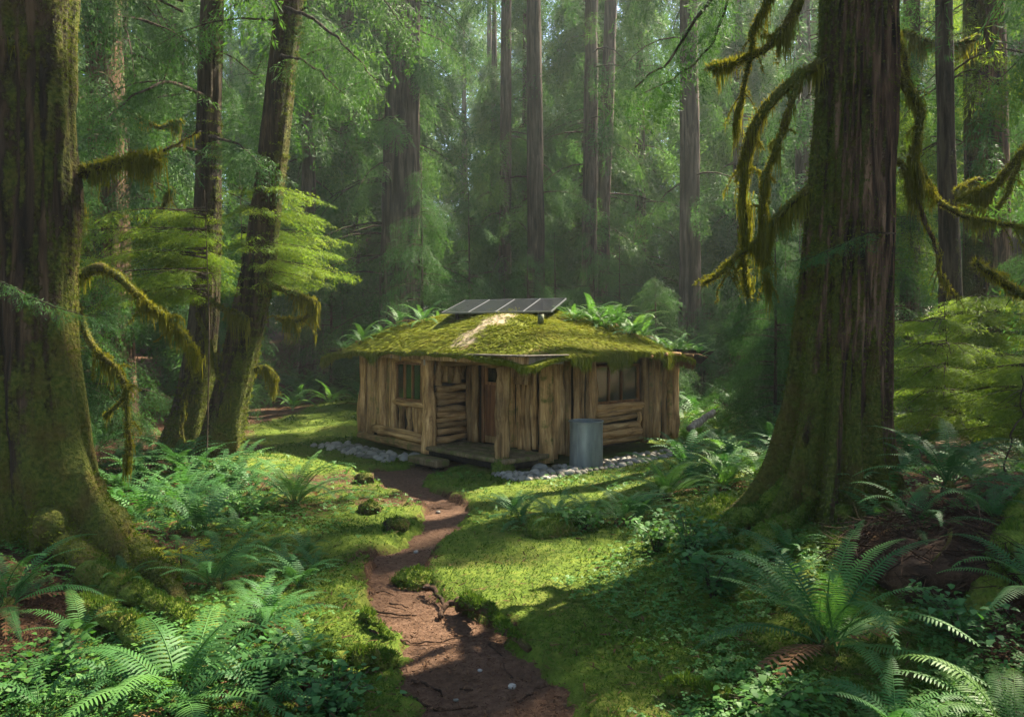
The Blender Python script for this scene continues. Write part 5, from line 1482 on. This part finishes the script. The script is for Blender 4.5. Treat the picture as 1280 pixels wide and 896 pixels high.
# roof ferns
def roof_pt(px, py, Y, dz=0): p = P(px, py, Y); return p
def roof_at(px, Y, lift=0.0):
    X = (px-640)/FPX*Y; cx, cyy = to_cab(X, Y)
    a = (cx-RX0)/(RX1-RX0)*2-1; ylo = -.98 + .52*sst(-.3, 4.6, cx); b = (cyy-ylo)/(RY1-ylo)*2-1
    return np.array([X, Y, float(roof_z(a, b, cx, cyy)) + lift])
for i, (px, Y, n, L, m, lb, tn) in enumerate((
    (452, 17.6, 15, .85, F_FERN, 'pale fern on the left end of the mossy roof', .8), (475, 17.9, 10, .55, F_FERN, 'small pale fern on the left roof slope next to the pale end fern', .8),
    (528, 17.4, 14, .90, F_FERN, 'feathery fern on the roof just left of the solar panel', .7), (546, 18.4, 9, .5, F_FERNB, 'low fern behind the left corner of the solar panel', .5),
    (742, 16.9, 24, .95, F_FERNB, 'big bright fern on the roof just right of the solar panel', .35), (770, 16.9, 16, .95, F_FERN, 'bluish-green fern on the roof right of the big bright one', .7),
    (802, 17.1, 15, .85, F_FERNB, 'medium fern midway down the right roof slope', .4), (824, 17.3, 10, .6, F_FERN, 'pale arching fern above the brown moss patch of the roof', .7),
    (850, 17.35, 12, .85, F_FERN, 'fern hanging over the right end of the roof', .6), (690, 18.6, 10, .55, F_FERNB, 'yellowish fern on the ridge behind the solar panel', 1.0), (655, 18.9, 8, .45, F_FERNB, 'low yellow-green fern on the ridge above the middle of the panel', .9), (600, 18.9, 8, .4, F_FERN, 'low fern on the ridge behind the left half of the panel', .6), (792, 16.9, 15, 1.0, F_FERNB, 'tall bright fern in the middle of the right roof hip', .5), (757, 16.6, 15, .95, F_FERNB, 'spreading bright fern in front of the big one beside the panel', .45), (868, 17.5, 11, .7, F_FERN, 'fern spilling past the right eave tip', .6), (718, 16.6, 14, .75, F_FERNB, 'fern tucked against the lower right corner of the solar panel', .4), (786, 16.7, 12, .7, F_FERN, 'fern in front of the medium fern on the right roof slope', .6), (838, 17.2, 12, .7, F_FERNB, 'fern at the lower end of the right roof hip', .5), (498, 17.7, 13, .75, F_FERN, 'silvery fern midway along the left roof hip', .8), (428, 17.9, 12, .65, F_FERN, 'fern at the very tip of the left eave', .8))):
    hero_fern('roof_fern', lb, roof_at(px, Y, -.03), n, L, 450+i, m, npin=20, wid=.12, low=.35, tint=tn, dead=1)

# fern beds: copies of a few plants
fp = [fern_mesh(np.random.default_rng(480+i), (13, 11, 15, 9)[i], 1.0, 20, (F_FERN, F_FERN, F_FERNB, F_FERN)[i], (.4, .6, .5, .3)[i], .14) for i in range(4)]
g = np.random.default_rng(90)
def fern_bed(spots, label, group, s0, s1, kinds=(0, 1, 3)):
    for (x, y) in spots:
        o = bpy.data.objects.new('sword_fern', fp[kinds[g.integers(0, len(kinds))]]); COL.objects.link(o)
        s = g.uniform(s0, s1); o.location = on_ground(x, y, -.02); o.scale = (s, s, s*g.uniform(.85, 1.1)); o.rotation_euler = (g.normal(0, .08), g.normal(0, .08), g.uniform(0, 6.28))
        tag(o, label, 'fern', group)
def scatter(n, fx, mind, ok=lambda x, y: True):
    out = []; tries = 0
    while len(out) < n and tries < 9000:
        tries += 1; x, y = fx()
        cx, cyy = to_cab(x, y)
        if -1.2 < cx < LX+.6 and -1.2 < cyy < LY+1.0: continue
        if path_sd(x, y) > -.5 or not ok(x, y) or any((x-a)**2 + (y-b)**2 < mind*mind for a, b in out): continue
        out.append((x, y))
    return out
def pxreg(x0, x1, y0, y1):
    def f():
        p = G(g.uniform(x0, x1), g.uniform(y0, y1)); return float(p[0]), float(p[1])
    return f
fern_bed(scatter(30, pxreg(140, 325, 590, 705), .36, lambda x, y: y > 8.9), 'dark sword fern in the fern bed at the foot of the leaning trunks', 'ferns below the leaning trunks', .6, .95)
fern_bed(scatter(9, pxreg(330, 400, 680, 880), .35), 'small fern along the left edge of the lawn', 'ferns along the lawn edge', .35, .55)
fern_bed(scatter(18, pxreg(855, 990, 540, 610), .5), 'fern in the sunny fern bed between cabin and huge cedar', 'ferns between cabin and huge cedar', .7, 1.05, (2, 1, 0))
fern_bed(scatter(7, pxreg(640, 830, 640, 668), .5), 'low fern in the clump along the right lawn', 'ferns along the right lawn', .45, .65, (0, 1))
fern_bed(scatter(18, pxreg(1090, 1290, 560, 660), .6), 'fern in the shaded undergrowth right of the huge cedar', 'ferns right of the huge cedar', .6, .95)
fern_bed(scatter(14, pxreg(80, 260, 520, 600), .7), 'fern in the gloom under the left trees', 'ferns under the left trees', .7, 1.0)
fern_bed([tuple(G(365, 510)[:2])], 'single round fern standing out on the far green glade', None, .8, .82, (1,))
fern_bed(scatter(42, lambda: (g.uniform(-9, -1.5), g.uniform(24, 32)), .9), 'fern in the misty undergrowth at the far edge of the glade', 'ferns at the far edge of the glade', .9, 1.4, (0, 1, 2))
fern_bed(scatter(36, lambda: (g.uniform(3.8, 12), g.uniform(17.5, 27)), .9), 'fern in the hazy undergrowth behind the cabin on the right', 'ferns behind the cabin', .9, 1.4, (0, 1, 2))
fern_bed(scatter(7, pxreg(30, 330, 840, 900), .4), 'small fern in the bottom left corner thicket', 'ferns in the bottom left corner', .4, .6, (0, 1))
fern_bed(scatter(6, pxreg(900, 1000, 690, 760), .4), 'little fern at the tips of the huge cedar roots', 'ferns at the cedar root tips', .35, .5, (0, 1))
# yellow sprig
ys_ = thing('yellow_sprig', 'small bright yellow-green shrub glowing in the left fern bed', 'plant', F(226, 712))
mb = MB()
for i in range(22):
    a = g.uniform(0, 6.28); p1 = np.array([.16*math.cos(a), .16*math.sin(a), g.uniform(.15, .34)]); M = frames(np.array([a]), np.array([g.uniform(-.3, .3)]), np.array([g.normal(0, .4)]), np.array([g.uniform(.14, .24)]))
    mb.inst(*SPM[0], M, p1[None]*.7, 0, g.uniform(0, 1))
mb.build('foliage', F_YEL, ys_)
mb = MB(); mb.tube([(0, 0, -.05), (0, 0, .2)], [.012, .005], 6); mb.build('stem', B_TWIG, ys_)

# ------------------------------------------------------------------ roots, logs, mounds
B_BARE = bark('bare_root', (.04, .022, .012), (.10, .058, .033), (.20, .125, .075), .5, 9, (0, 0, .3), .1)
def root_log(name, label, cat, pts, r0, r1, moss_n, mat=B_MROOT, seed=1, jig=.03, bl=.035, squash=.9):
    if seed in (31, 32, 33, 34, 35, 36, 37, 38, 39, 40) or seed >= 90: pts = [np.asarray(p_) + [0, 0, .042] for p_ in pts]
    c = smooth_line(pts, max(16, len(pts)*7)); n = len(c)
    base = c[0].copy(); root = thing(name, label, cat, base)
    c = c + np.stack([vn(np.arange(n)*.4 + seed*5, 0.0, i*3.3) for i in range(3)], -1)*jig
    rr = np.linspace(r0, r1, n)*(1 + .2*vn(np.arange(n)*.5, seed))
    mb = MB(); mb.tube(c, rr, 14, wob=.35, seed=seed, squash=squash)
    w = mb.build('wood', mat, root, base)
    if moss_n:
        gg = np.random.default_rng(seed + 800); i = gg.integers(0, n-1, moss_n); f = gg.uniform(0, 1, moss_n)[:, None]
        p = c[i]*(1-f) + c[i+1]*f; th = gg.normal(np.pi/2, .75, moss_n); d = c[i+1]-c[i]; d /= np.linalg.norm(d, axis=1)[:, None]
        s = np.cross(d, [0, 0, 1.0]); s /= np.linalg.norm(s, axis=1)[:, None] + 1e-6; u = np.cross(s, d)
        nrm = np.cos(th)[:, None]*s + np.sin(th)[:, None]*u
        p = p + nrm*rr[i][:, None]*.97
        pit = np.arcsin(np.clip(nrm[:, 2], -1, 1)); hd = np.arctan2(nrm[:, 1], nrm[:, 0])
        M = frames(hd + gg.normal(0, .5, moss_n), pit + gg.normal(0, .5, moss_n), gg.uniform(0, 6, moss_n), bl*gg.uniform(.5, 1.3, moss_n))
        keep_ = vn(p[:, 0]*4, p[:, 1]*4, p[:, 2]*4) > -.45
        if seed == 31: keep_ &= (i < n*.86)
        m2 = MB(); m2.inst(BL_V*[1, 1.3, 1], BL_Q, M[keep_], p[keep_], 0, np.clip(gg.normal(.55, .25, keep_.sum()), 0, 1))
        m2.build('moss', F_MBLADE, w, base)
    return root
def GL(lst, dz=0.0):
    out = []
    for a, b, *c in lst:
        p = G(a, b); p[2] += (c[0] if c else 0) + dz; out.append(p)
    return out
root_log('tree_root', 'mossy hump of root ending in bare wood at the right edge of the path', 'root', GL([(578, 762, .02), (588, 776, .13), (603, 788, .13), (622, 797, .09), (642, 806, .05), (660, 816, -.02)]), .075, .028, 3000, seed=31, mat=B_BARE)
root_log('tree_root', 'thin dark root curving into the path above the mossy hump', 'root', GL([(530, 742, .03), (545, 752, .03), (562, 764, .0)]), .03, .015, 120, B_MOUND, seed=32, bl=.02)
root_log('tree_root', 'thin dark root joining the mossy hump from the left', 'root', GL([(548, 772, -.02), (562, 765, .03), (580, 760, .03), (600, 765, -.04)]), .026, .018, 0, B_MOUND, seed=33)
root_log('tree_root', 'low mossy root at the left edge of the path', 'root', GL([(452, 776, .0), (462, 780, .05), (470, 790, .03), (485, 800, -.02)]), .04, .014, 500, seed=34)
root_log('tree_root', 'long thin root crossing the path below the bend', 'root', GL([(462, 788, -.05), (490, 796, -.035), (520, 804, -.035), (548, 803, -.035), (575, 798, -.04), (600, 792, -.06)]), .010, .005, 0, B_MOUND, seed=35, jig=.02)
root_log('fallen_stick', 'thin dark stick lying across the path at the bend', 'stick', GL([(461, 763, -.03), (490, 768, -.035), (520, 770, -.04)]), .012, .006, 0, B_MOUND, seed=36, jig=.01)
root_log('fallen_stick', 'short dark stick on the left side of the path', 'stick', GL([(487, 755, -.03), (510, 759, -.04)]), .010, .006, 0, B_MOUND, seed=37, jig=.01)
root_log('fallen_stick', 'forked dark twig at the bottom left of the path', 'stick', GL([(515, 852, -.03), (535, 858, -.02), (556, 868, -.04)]), .012, .005, 0, B_MOUND, seed=38, jig=.02)
root_log('fallen_stick', 'short dark twig lying in the middle of the bottom path', 'stick', GL([(573, 860, -.04), (592, 861, -.045)]), .008, .006, 0, B_MOUND, seed=39, jig=.01)
root_log('fallen_stick', 'pale bent twig at the bottom right of the path', 'stick', GL([(650, 878, -.03), (668, 866, -.02), (690, 856, -.03)]), .008, .004, 0, B_MOUND, seed=40, jig=.02)
root_log('fallen_log', 'mossy rotting log at the left edge of the bottom path', 'log', GL([(380, 850, .08), (420, 842, .10), (460, 838, .10), (492, 836, .06)]), .085, .06, 2600, seed=41)
root_log('fallen_log', 'short mossy log on the ground at the bottom right of the lawn', 'log', GL([(838, 866, .03), (865, 868, .05), (895, 872, .02), (915, 878, -.03)]), .06, .045, 1500, seed=42)
root_log('tree_root', 'thick mossy root running forward from the left tree, upper one', 'root', GL([(110, 730, .10), (150, 748, .10), (185, 762, .06), (220, 770, .0), (236, 778, -.08)]), .14, .08, 2200, seed=43, mat=B_MROOT)
root_log('tree_root', 'thick mossy root running forward from the left tree, lower one', 'root', GL([(100, 775, .08), (140, 790, .10), (175, 805, .06), (205, 815, -.02), (218, 825, -.1)]), .13, .07, 1800, seed=44, mat=B_MROOT)
root_log('tree_root', 'heavy mossy root slanting up at the right edge', 'root', GL([(1205, 775, -.05), (1235, 752, .10), (1262, 730, .30), (1300, 700, .55)]), .10, .16, 2600, seed=45)
root_log('tree_root', 'mossy root snaking left from the huge cedar toward the lawn', 'root', GL([(925, 668, .12), (890, 668, .10), (858, 664, .04), (830, 662, -.04)]), .10, .05, 1500, seed=46)
root_log('tree_root', 'short mossy root in front of the huge cedar root tips', 'root', GL([(930, 690, .08), (905, 700, .08), (880, 702, .02), (865, 706, -.05)]), .09, .05, 1200, seed=47)
root_log('fallen_log', 'grey broken log leaning beside the right end of the cabin', 'log', [P(862, 536, 16.6), P(877, 525, 16.9), P(893, 514, 17.2)], .08, .07, 0, W_GREY, seed=48, jig=.005)
root_log('fallen_stick', 'bare pale branch curving through the sunny ferns', 'stick', [P(850, 640, 12.0), P(868, 618, 12.0), P(892, 606, 12.1), P(910, 616, 12.1)], .02, .008, 60, B_ROOT, seed=49)
for i, (px, py, lb) in enumerate(((556, 745, 'small grey pebble on the path just below the bend'), (520, 690, 'pale pebble at the left of the path bend'), (548, 640, 'pebble in the upper path near the cabin lawn'), (600, 838, 'rounded pebble in the lower path'), (640, 858, 'flat grey stone by the pale bent twig'), (470, 815, 'dark pebble at the left edge of the lower path'), (570, 875, 'pebble at the bottom of the path'))):
    o = bpy.data.objects.new('pebble', SM[i]); COL.objects.link(o); pp = G(px, py); o.location = (pp[0], pp[1], float(path_h(pp[0], pp[1])) - .006); s = .02 + .012*(i % 3); o.scale = (s, s, s); o.rotation_euler = (0, 0, i); tag(o, lb, 'stone')
for i, (pts, r0, lb) in enumerate((([(500, 870), (530, 880), (560, 884), (600, 880)], .011, 'thin pale root running along the bottom of the path'), ([(612, 800), (628, 822), (640, 850)], .009, 'thin root branching off the mossy hump toward the bottom'), ([(455, 745), (470, 738), (492, 742)], .010, 'thin root poking out at the left side of the bend'), ([(540, 700), (552, 690), (575, 684)], .010, 'thin root across the narrow middle of the path'), ([(530, 640), (545, 634), (565, 636)], .010, 'thin root near the upper end of the path'))):
    root_log('tree_root', lb, 'root', [p_ + np.array([0, 0, -.045]) for p_ in GL(pts)], r0, r0*.5, 0, B_MOUND, seed=90+i, jig=.03)
def lump(name, label, cat, px, py, rx, rz_, seed, mat=B_MROOT, blades=900, bl=.03, bmat=None):
    p = G(px, py); r = thing(name, label, cat, p)
    moss_lump('hump', (0, 0, rz_*.2), rx, rx*.85, rz_, r, seed, mat, blades, bl, bmat=bmat)
    return r
lump('rotten_stump', 'small dark broken stump at the left of the dirt patch by the step', 'stump', 455, 603, .16, .13, 61, B_ROOT, 200)
lump('moss_mound', 'little dark mossy mound on the lawn left of the path', 'mound', 462, 640, .16, .11, 62, B_ROOT, 500)
lump('moss_mound', 'lower dark mossy mound on the lawn closer to the path bend', 'mound', 496, 660, .17, .10, 63, B_ROOT, 500)
lump('moss_mound', 'bright moss cushion at the inner bend of the path', 'mound', 522, 728, .24, .10, 64, B_MROOT, 1600)
lump('moss_mound', 'rounded mossy hummock at the left of the right fern thicket', 'mound', 690, 668, .32, .18, 65, B_MROOT, 1600, .04)
lump('moss_mound', 'mossy hummock against the left buttress of the huge cedar', 'mound', 905, 655, .40, .22, 66, B_MROOT, 2600, .04)
lump('moss_mound', 'dark hollow-sided mound under the dark trunk on the left', 'mound', 190, 520, .55, .55, 67, B_ROOT, 900, .05)
p_ = G(1205, 705); rm = thing('root_mound', 'big mound of brown roots and needles at the right edge', 'mound', p_)
moss_lump('hump', (0, 0, .02), .95, .8, .36, rm, 68, B_MOUND, 10, .02)
gg = np.random.default_rng(68); n = 2600; th = gg.uniform(0, 6.28, n); ph = np.arccos(gg.uniform(.05, 1, n))
pp = np.stack([1.0*np.sin(ph)*np.cos(th), .85*np.sin(ph)*np.sin(th), .40*np.cos(ph) + .02], -1)*gg.uniform(.97, 1.12, (n, 1))
M = frames(gg.uniform(0, 6.28, n), gg.normal(-.2, .35, n), gg.uniform(0, 6, n), gg.uniform(.10, .42, n)); M[:, :, 1] *= .14
mb = MB(); mb.inst(BL_V, BL_Q, M, pp, 0, np.clip(gg.normal(.4, .28, n), 0, 1)); mb.build('dead_twigs', F_DUFF, rm)
for k in range(9):
    a = gg.uniform(2.5, 6.5); c = smooth_line([[.3*math.cos(a), .3*math.sin(a), .36], [.75*math.cos(a+.2), .75*math.sin(a+.2), .34 + .1*gg.normal()], [1.05*math.cos(a), .95*math.sin(a), .0]], 12)
    mb = MB(); mb.tube(c, np.linspace(.022, .006, 12), 6, wob=.3, seed=k); mb.build('rootlet', B_ROOT, rm)
lump('rotten_stump', 'low dark stump with bare sticks at the far right of the cabin', 'stump', 905, 490, .5, .5, 69, B_ROOT, 500, .05)

# upright bare stems over the root mound
for i, (pts, lb) in enumerate(((([(1175, 700), (1180, 640), (1160, 600), (1150, 560)]), 'thin pale stem arching up from the root mound'), ([(1240, 720), (1225, 680), (1230, 640)], 'dark thin stem rising from the root mound'), ([(1262, 640), (1255, 580), (1275, 520), (1282, 470)], 'leaning bare sapling stem at the right edge'))):
    c = [P(a, b_, 9.2) for a, b_ in pts]; c[0][2] = float(hgt(c[0][0], c[0][1])); root_log('bare_stem', lb, 'stem', c, .012, .006, 0, B_TWIG, seed=70+i, jig=.04)

# ------------------------------------------------------------------ ground cover
g = np.random.default_rng(95)
def ground_samples(n, y0, y1, spread=.78):
    u = g.uniform(0, 1, n); Y = 1/(1/y0 + (1/y1 - 1/y0)*u)
    X = g.uniform(-spread, spread, n)*Y*1.05
    return X, Y
def off_cabin(X, Y, m=.0):
    cx, cyy = to_cab(X, Y)
    return ~((cx > -.1-m) & (cx < LX+.1+m) & (cyy > -.1-m) & (cyy < LY+.1+m))
# moss and fine grass of the lawn
X, Y = ground_samples(330000, 4.0, 26)
pd = path_sd(X, Y); lm = litter_mask(X, Y)
ok = (pd < -.02 + g.normal(0, .03, len(X))) & (g.uniform(0, 1, len(X)) > sst(.35, .8, lm)*.93) & off_cabin(X, Y, .1)
X, Y = X[ok], Y[ok]; n = len(X); Z = ground_h(X, Y) + .018*fbm(X*9, Y*9, 0, 2, 4) + .05*np.clip(fbm(X*3.1, Y*3.1, 0, 3, 6), -.1, 1)
ln = np.clip(.018 + .0014*Y, .02, .05)*g.uniform(.5, 1.5, n)*(1 + .8*np.clip(vn(X*1.3, Y*1.3, 0, 81), 0, 1))
M = frames(g.uniform(0, 6.28, n), g.uniform(.05, .95, n), g.normal(0, .4, n), ln)
M[:, :, 1] *= np.clip(.5 + .03*Y, .5, 1.3)[:, None]
mb = MB(); tn = np.clip(.42 + .75*fbm(X*1.3, Y*1.3, 0, 4, 82) + g.normal(0, .2, n), 0, 1)
mb.inst(BL_V*[1, 1.6, 1], BL_Q, M, np.stack([X, Y, Z - .003], -1), 0, tn)
tag(mb.build('moss_lawn', F_MBLADE), kind='stuff')
# small three-leaved ground plants
X, Y = ground_samples(52000, 4.0, 15)
dens = .9*fbm(X*1.1, Y*1.1, 0, 4, 83) + .40*sst(.3, 1.8, X) + .35*sst(-1.4, -2.4, X) - .10
ok = (path_sd(X, Y) < -.10) & (dens > g.uniform(-.1, .35, len(X))) & off_cabin(X, Y, .6)
hf = F(1035, 812); ok &= np.hypot(X - hf[0], Y - hf[1]) > .55 + .25*g.uniform(0, 1, len(X))
X, Y = X[ok], Y[ok]; n = len(X); Z = ground_h(X, Y) + g.uniform(.02, .09, n)
LV, LQ = [], []
for k in range(3):
    a = k*2.094; ca, sa = math.cos(a), math.sin(a); b = len(LV)
    for (r_, w_, h_) in ((.1, .10, 0), (.55, .42, .05), (1.0, .30, -.06), (1.05, .06, -.08)):
        LV += [[r_*ca - w_*sa, r_*sa + w_*ca, h_], [r_*ca + w_*sa, r_*sa - w_*ca, h_]]
    for q_ in range(3): LQ.append([b+q_*2, b+q_*2+1, b+q_*2+3, b+q_*2+2])
M = frames(g.uniform(0, 6.28, n), g.normal(0, .3, n), g.normal(0, .3, n), g.uniform(.014, .034, n)*(1 + .25*(Y > 9)))
mb = MB(); mb.inst(np.array(LV), np.array(LQ), M, np.stack([X, Y, Z], -1), 0, np.clip(g.normal(.5, .25, n), 0, 1))
tag(mb.build('clover_cover', F_CLOVER), kind='stuff')
# brown needles, twiglets and dead leaves
X, Y = ground_samples(120000, 4.0, 18)
lm = litter_mask(X, Y)
ok = (g.uniform(0, 1, len(X)) < .10 + sst(.3, .8, lm)*.9) & off_cabin(X, Y, .1)
ok &= (path_sd(X, Y) < .0) | (g.uniform(0, 1, len(X)) < .45)
X, Y = X[ok], Y[ok]; n = len(X); pd = path_sd(X, Y); Z = np.where(pd > .08, path_h(X, Y), ground_h(X, Y)) + g.uniform(.0, .03, n)
sc = g.uniform(.03, .11, n)*np.where(pd > 0, .6, 1)
M = frames(g.uniform(0, 6.28, n), g.normal(0, .25, n), g.normal(0, .5, n), sc); M[:, :, 1] *= (g.uniform(.25, .9, n)**2)[:, None]
mb = MB(); mb.inst(BL_V, BL_Q, M, np.stack([X, Y, Z], -1), 0, np.clip(g.normal(.45, .28, n), 0, 1))
tag(mb.build('forest_litter', F_LITTER), kind='stuff')
# crumbs, needles and chips on the trodden path
X, Y = ground_samples(60000, 4.0, 16, .35); ok = path_sd(X, Y) > .0; X, Y = X[ok], Y[ok]; n = len(X)
M = frames(g.uniform(0, 6.28, n), g.normal(0, .3, n), g.normal(0, .6, n), g.uniform(.008, .034, n)); M[:, :, 1] *= g.uniform(.4, 2.2, n)[:, None]*.9
mb = MB(); mb.inst(BL_V, BL_Q, M, np.stack([X, Y, hgt(X, Y) - .052 + g.uniform(0, .014, n)], -1), 0, np.clip(g.normal(.55, .3, n), 0, 1))
tag(mb.build('path_litter', F_LITTER), kind='stuff')
# leafy low shrubs
def shrub(label, px, py, r, h, n, mat, seed, group=None, lf=.055):
    gg = np.random.default_rng(seed); p = G(px, py); root = thing('leafy_shrub', label, 'shrub', p, group)
    wood = MB(); P0 = []
    for i in range(12):
        a = gg.uniform(0, 6.28); e = np.array([r*gg.uniform(.4, 1)*math.cos(a), r*gg.uniform(.4, 1)*math.sin(a), h*gg.uniform(.5, 1.0)])
        c = smooth_line([[0, 0, -.05], e*[.35, .35, .7], e], 8); wood.tube(c, np.linspace(.008, .002, 8), 5, caps=False)
        P0.append(c[2:])
    wood.build('stems', B_TWIG, root)
    Pp = np.vstack(P0); k = gg.integers(0, len(Pp), n); pp = Pp[k] + gg.normal(0, .06, (n, 3))*[1, 1, .6]; pp[:, 2] = np.maximum(pp[:, 2], .02)
    M = frames(gg.uniform(0, 6.28, n), gg.normal(-.15, .35, n), gg.normal(0, .35, n), lf*gg.uniform(.6, 1.3, n)); M[:, :, 1] *= 3.6
    mb = MB(); mb.inst(BL_V, BL_Q, M, pp, 0, np.clip(gg.normal(.5, .25, n), 0, 1)); mb.build('foliage', mat, root)
for i, (px, py, r, h, n, lb) in enumerate(((860, 705, .5, .5, 520, 'leafy low shrub on the right lawn in front of the cedar roots'), (820, 690, .4, .35, 380, 'small leafy shrub between the lawn ferns and the cedar roots'), (890, 745, .45, .45, 460, 'leafy shrub beside the dark hollow left of the large fern'), (730, 665, .4, .3, 320, 'low leafy tuft in the right lawn fern clump'),
    (330, 850, .45, .35, 480, 'leafy tuft right of the lower left big fern'), (60, 868, .5, .3, 480, 'round-leaved tuft in the bottom left corner'), (420, 890, .4, .25, 400, 'leafy tuft at the bottom edge left of the path'), (960, 890, .35, .16, 300, 'leafy tuft below the large fern at the bottom right'),
    (1200, 800, .45, .3, 380, 'leafy tuft right of the large fern under the slanting root'), (300, 650, .4, .35, 300, 'leafy tuft in the fern bed under the leaning trunk'))):
    shrub(lb, px, py, r, h, n, F_CLOVER if i % 2 else F_FERN, 600+i)

# ------------------------------------------------------------------ haze
mb = MB(); mb.box((-100, -40, -12), (100, 100, 48))
hz = mb.build('haze', plain('x', (.5, .5, .5)), smooth=False)
m, nt = new_mat('forest_haze')
pv = nt.nodes.new('ShaderNodeVolumePrincipled'); pv.inputs['Color'].default_value = (.86, .95, .90, 1)
pv.inputs['Density'].default_value = HAZE_DENSITY; pv.inputs['Anisotropy'].default_value = .35
o = nt.nodes.new('ShaderNodeOutputMaterial'); nt.links.new(pv.outputs[0], o.inputs['Volume'])
hz.data.materials.clear(); hz.data.materials.append(m)
tag(hz, kind='stuff')
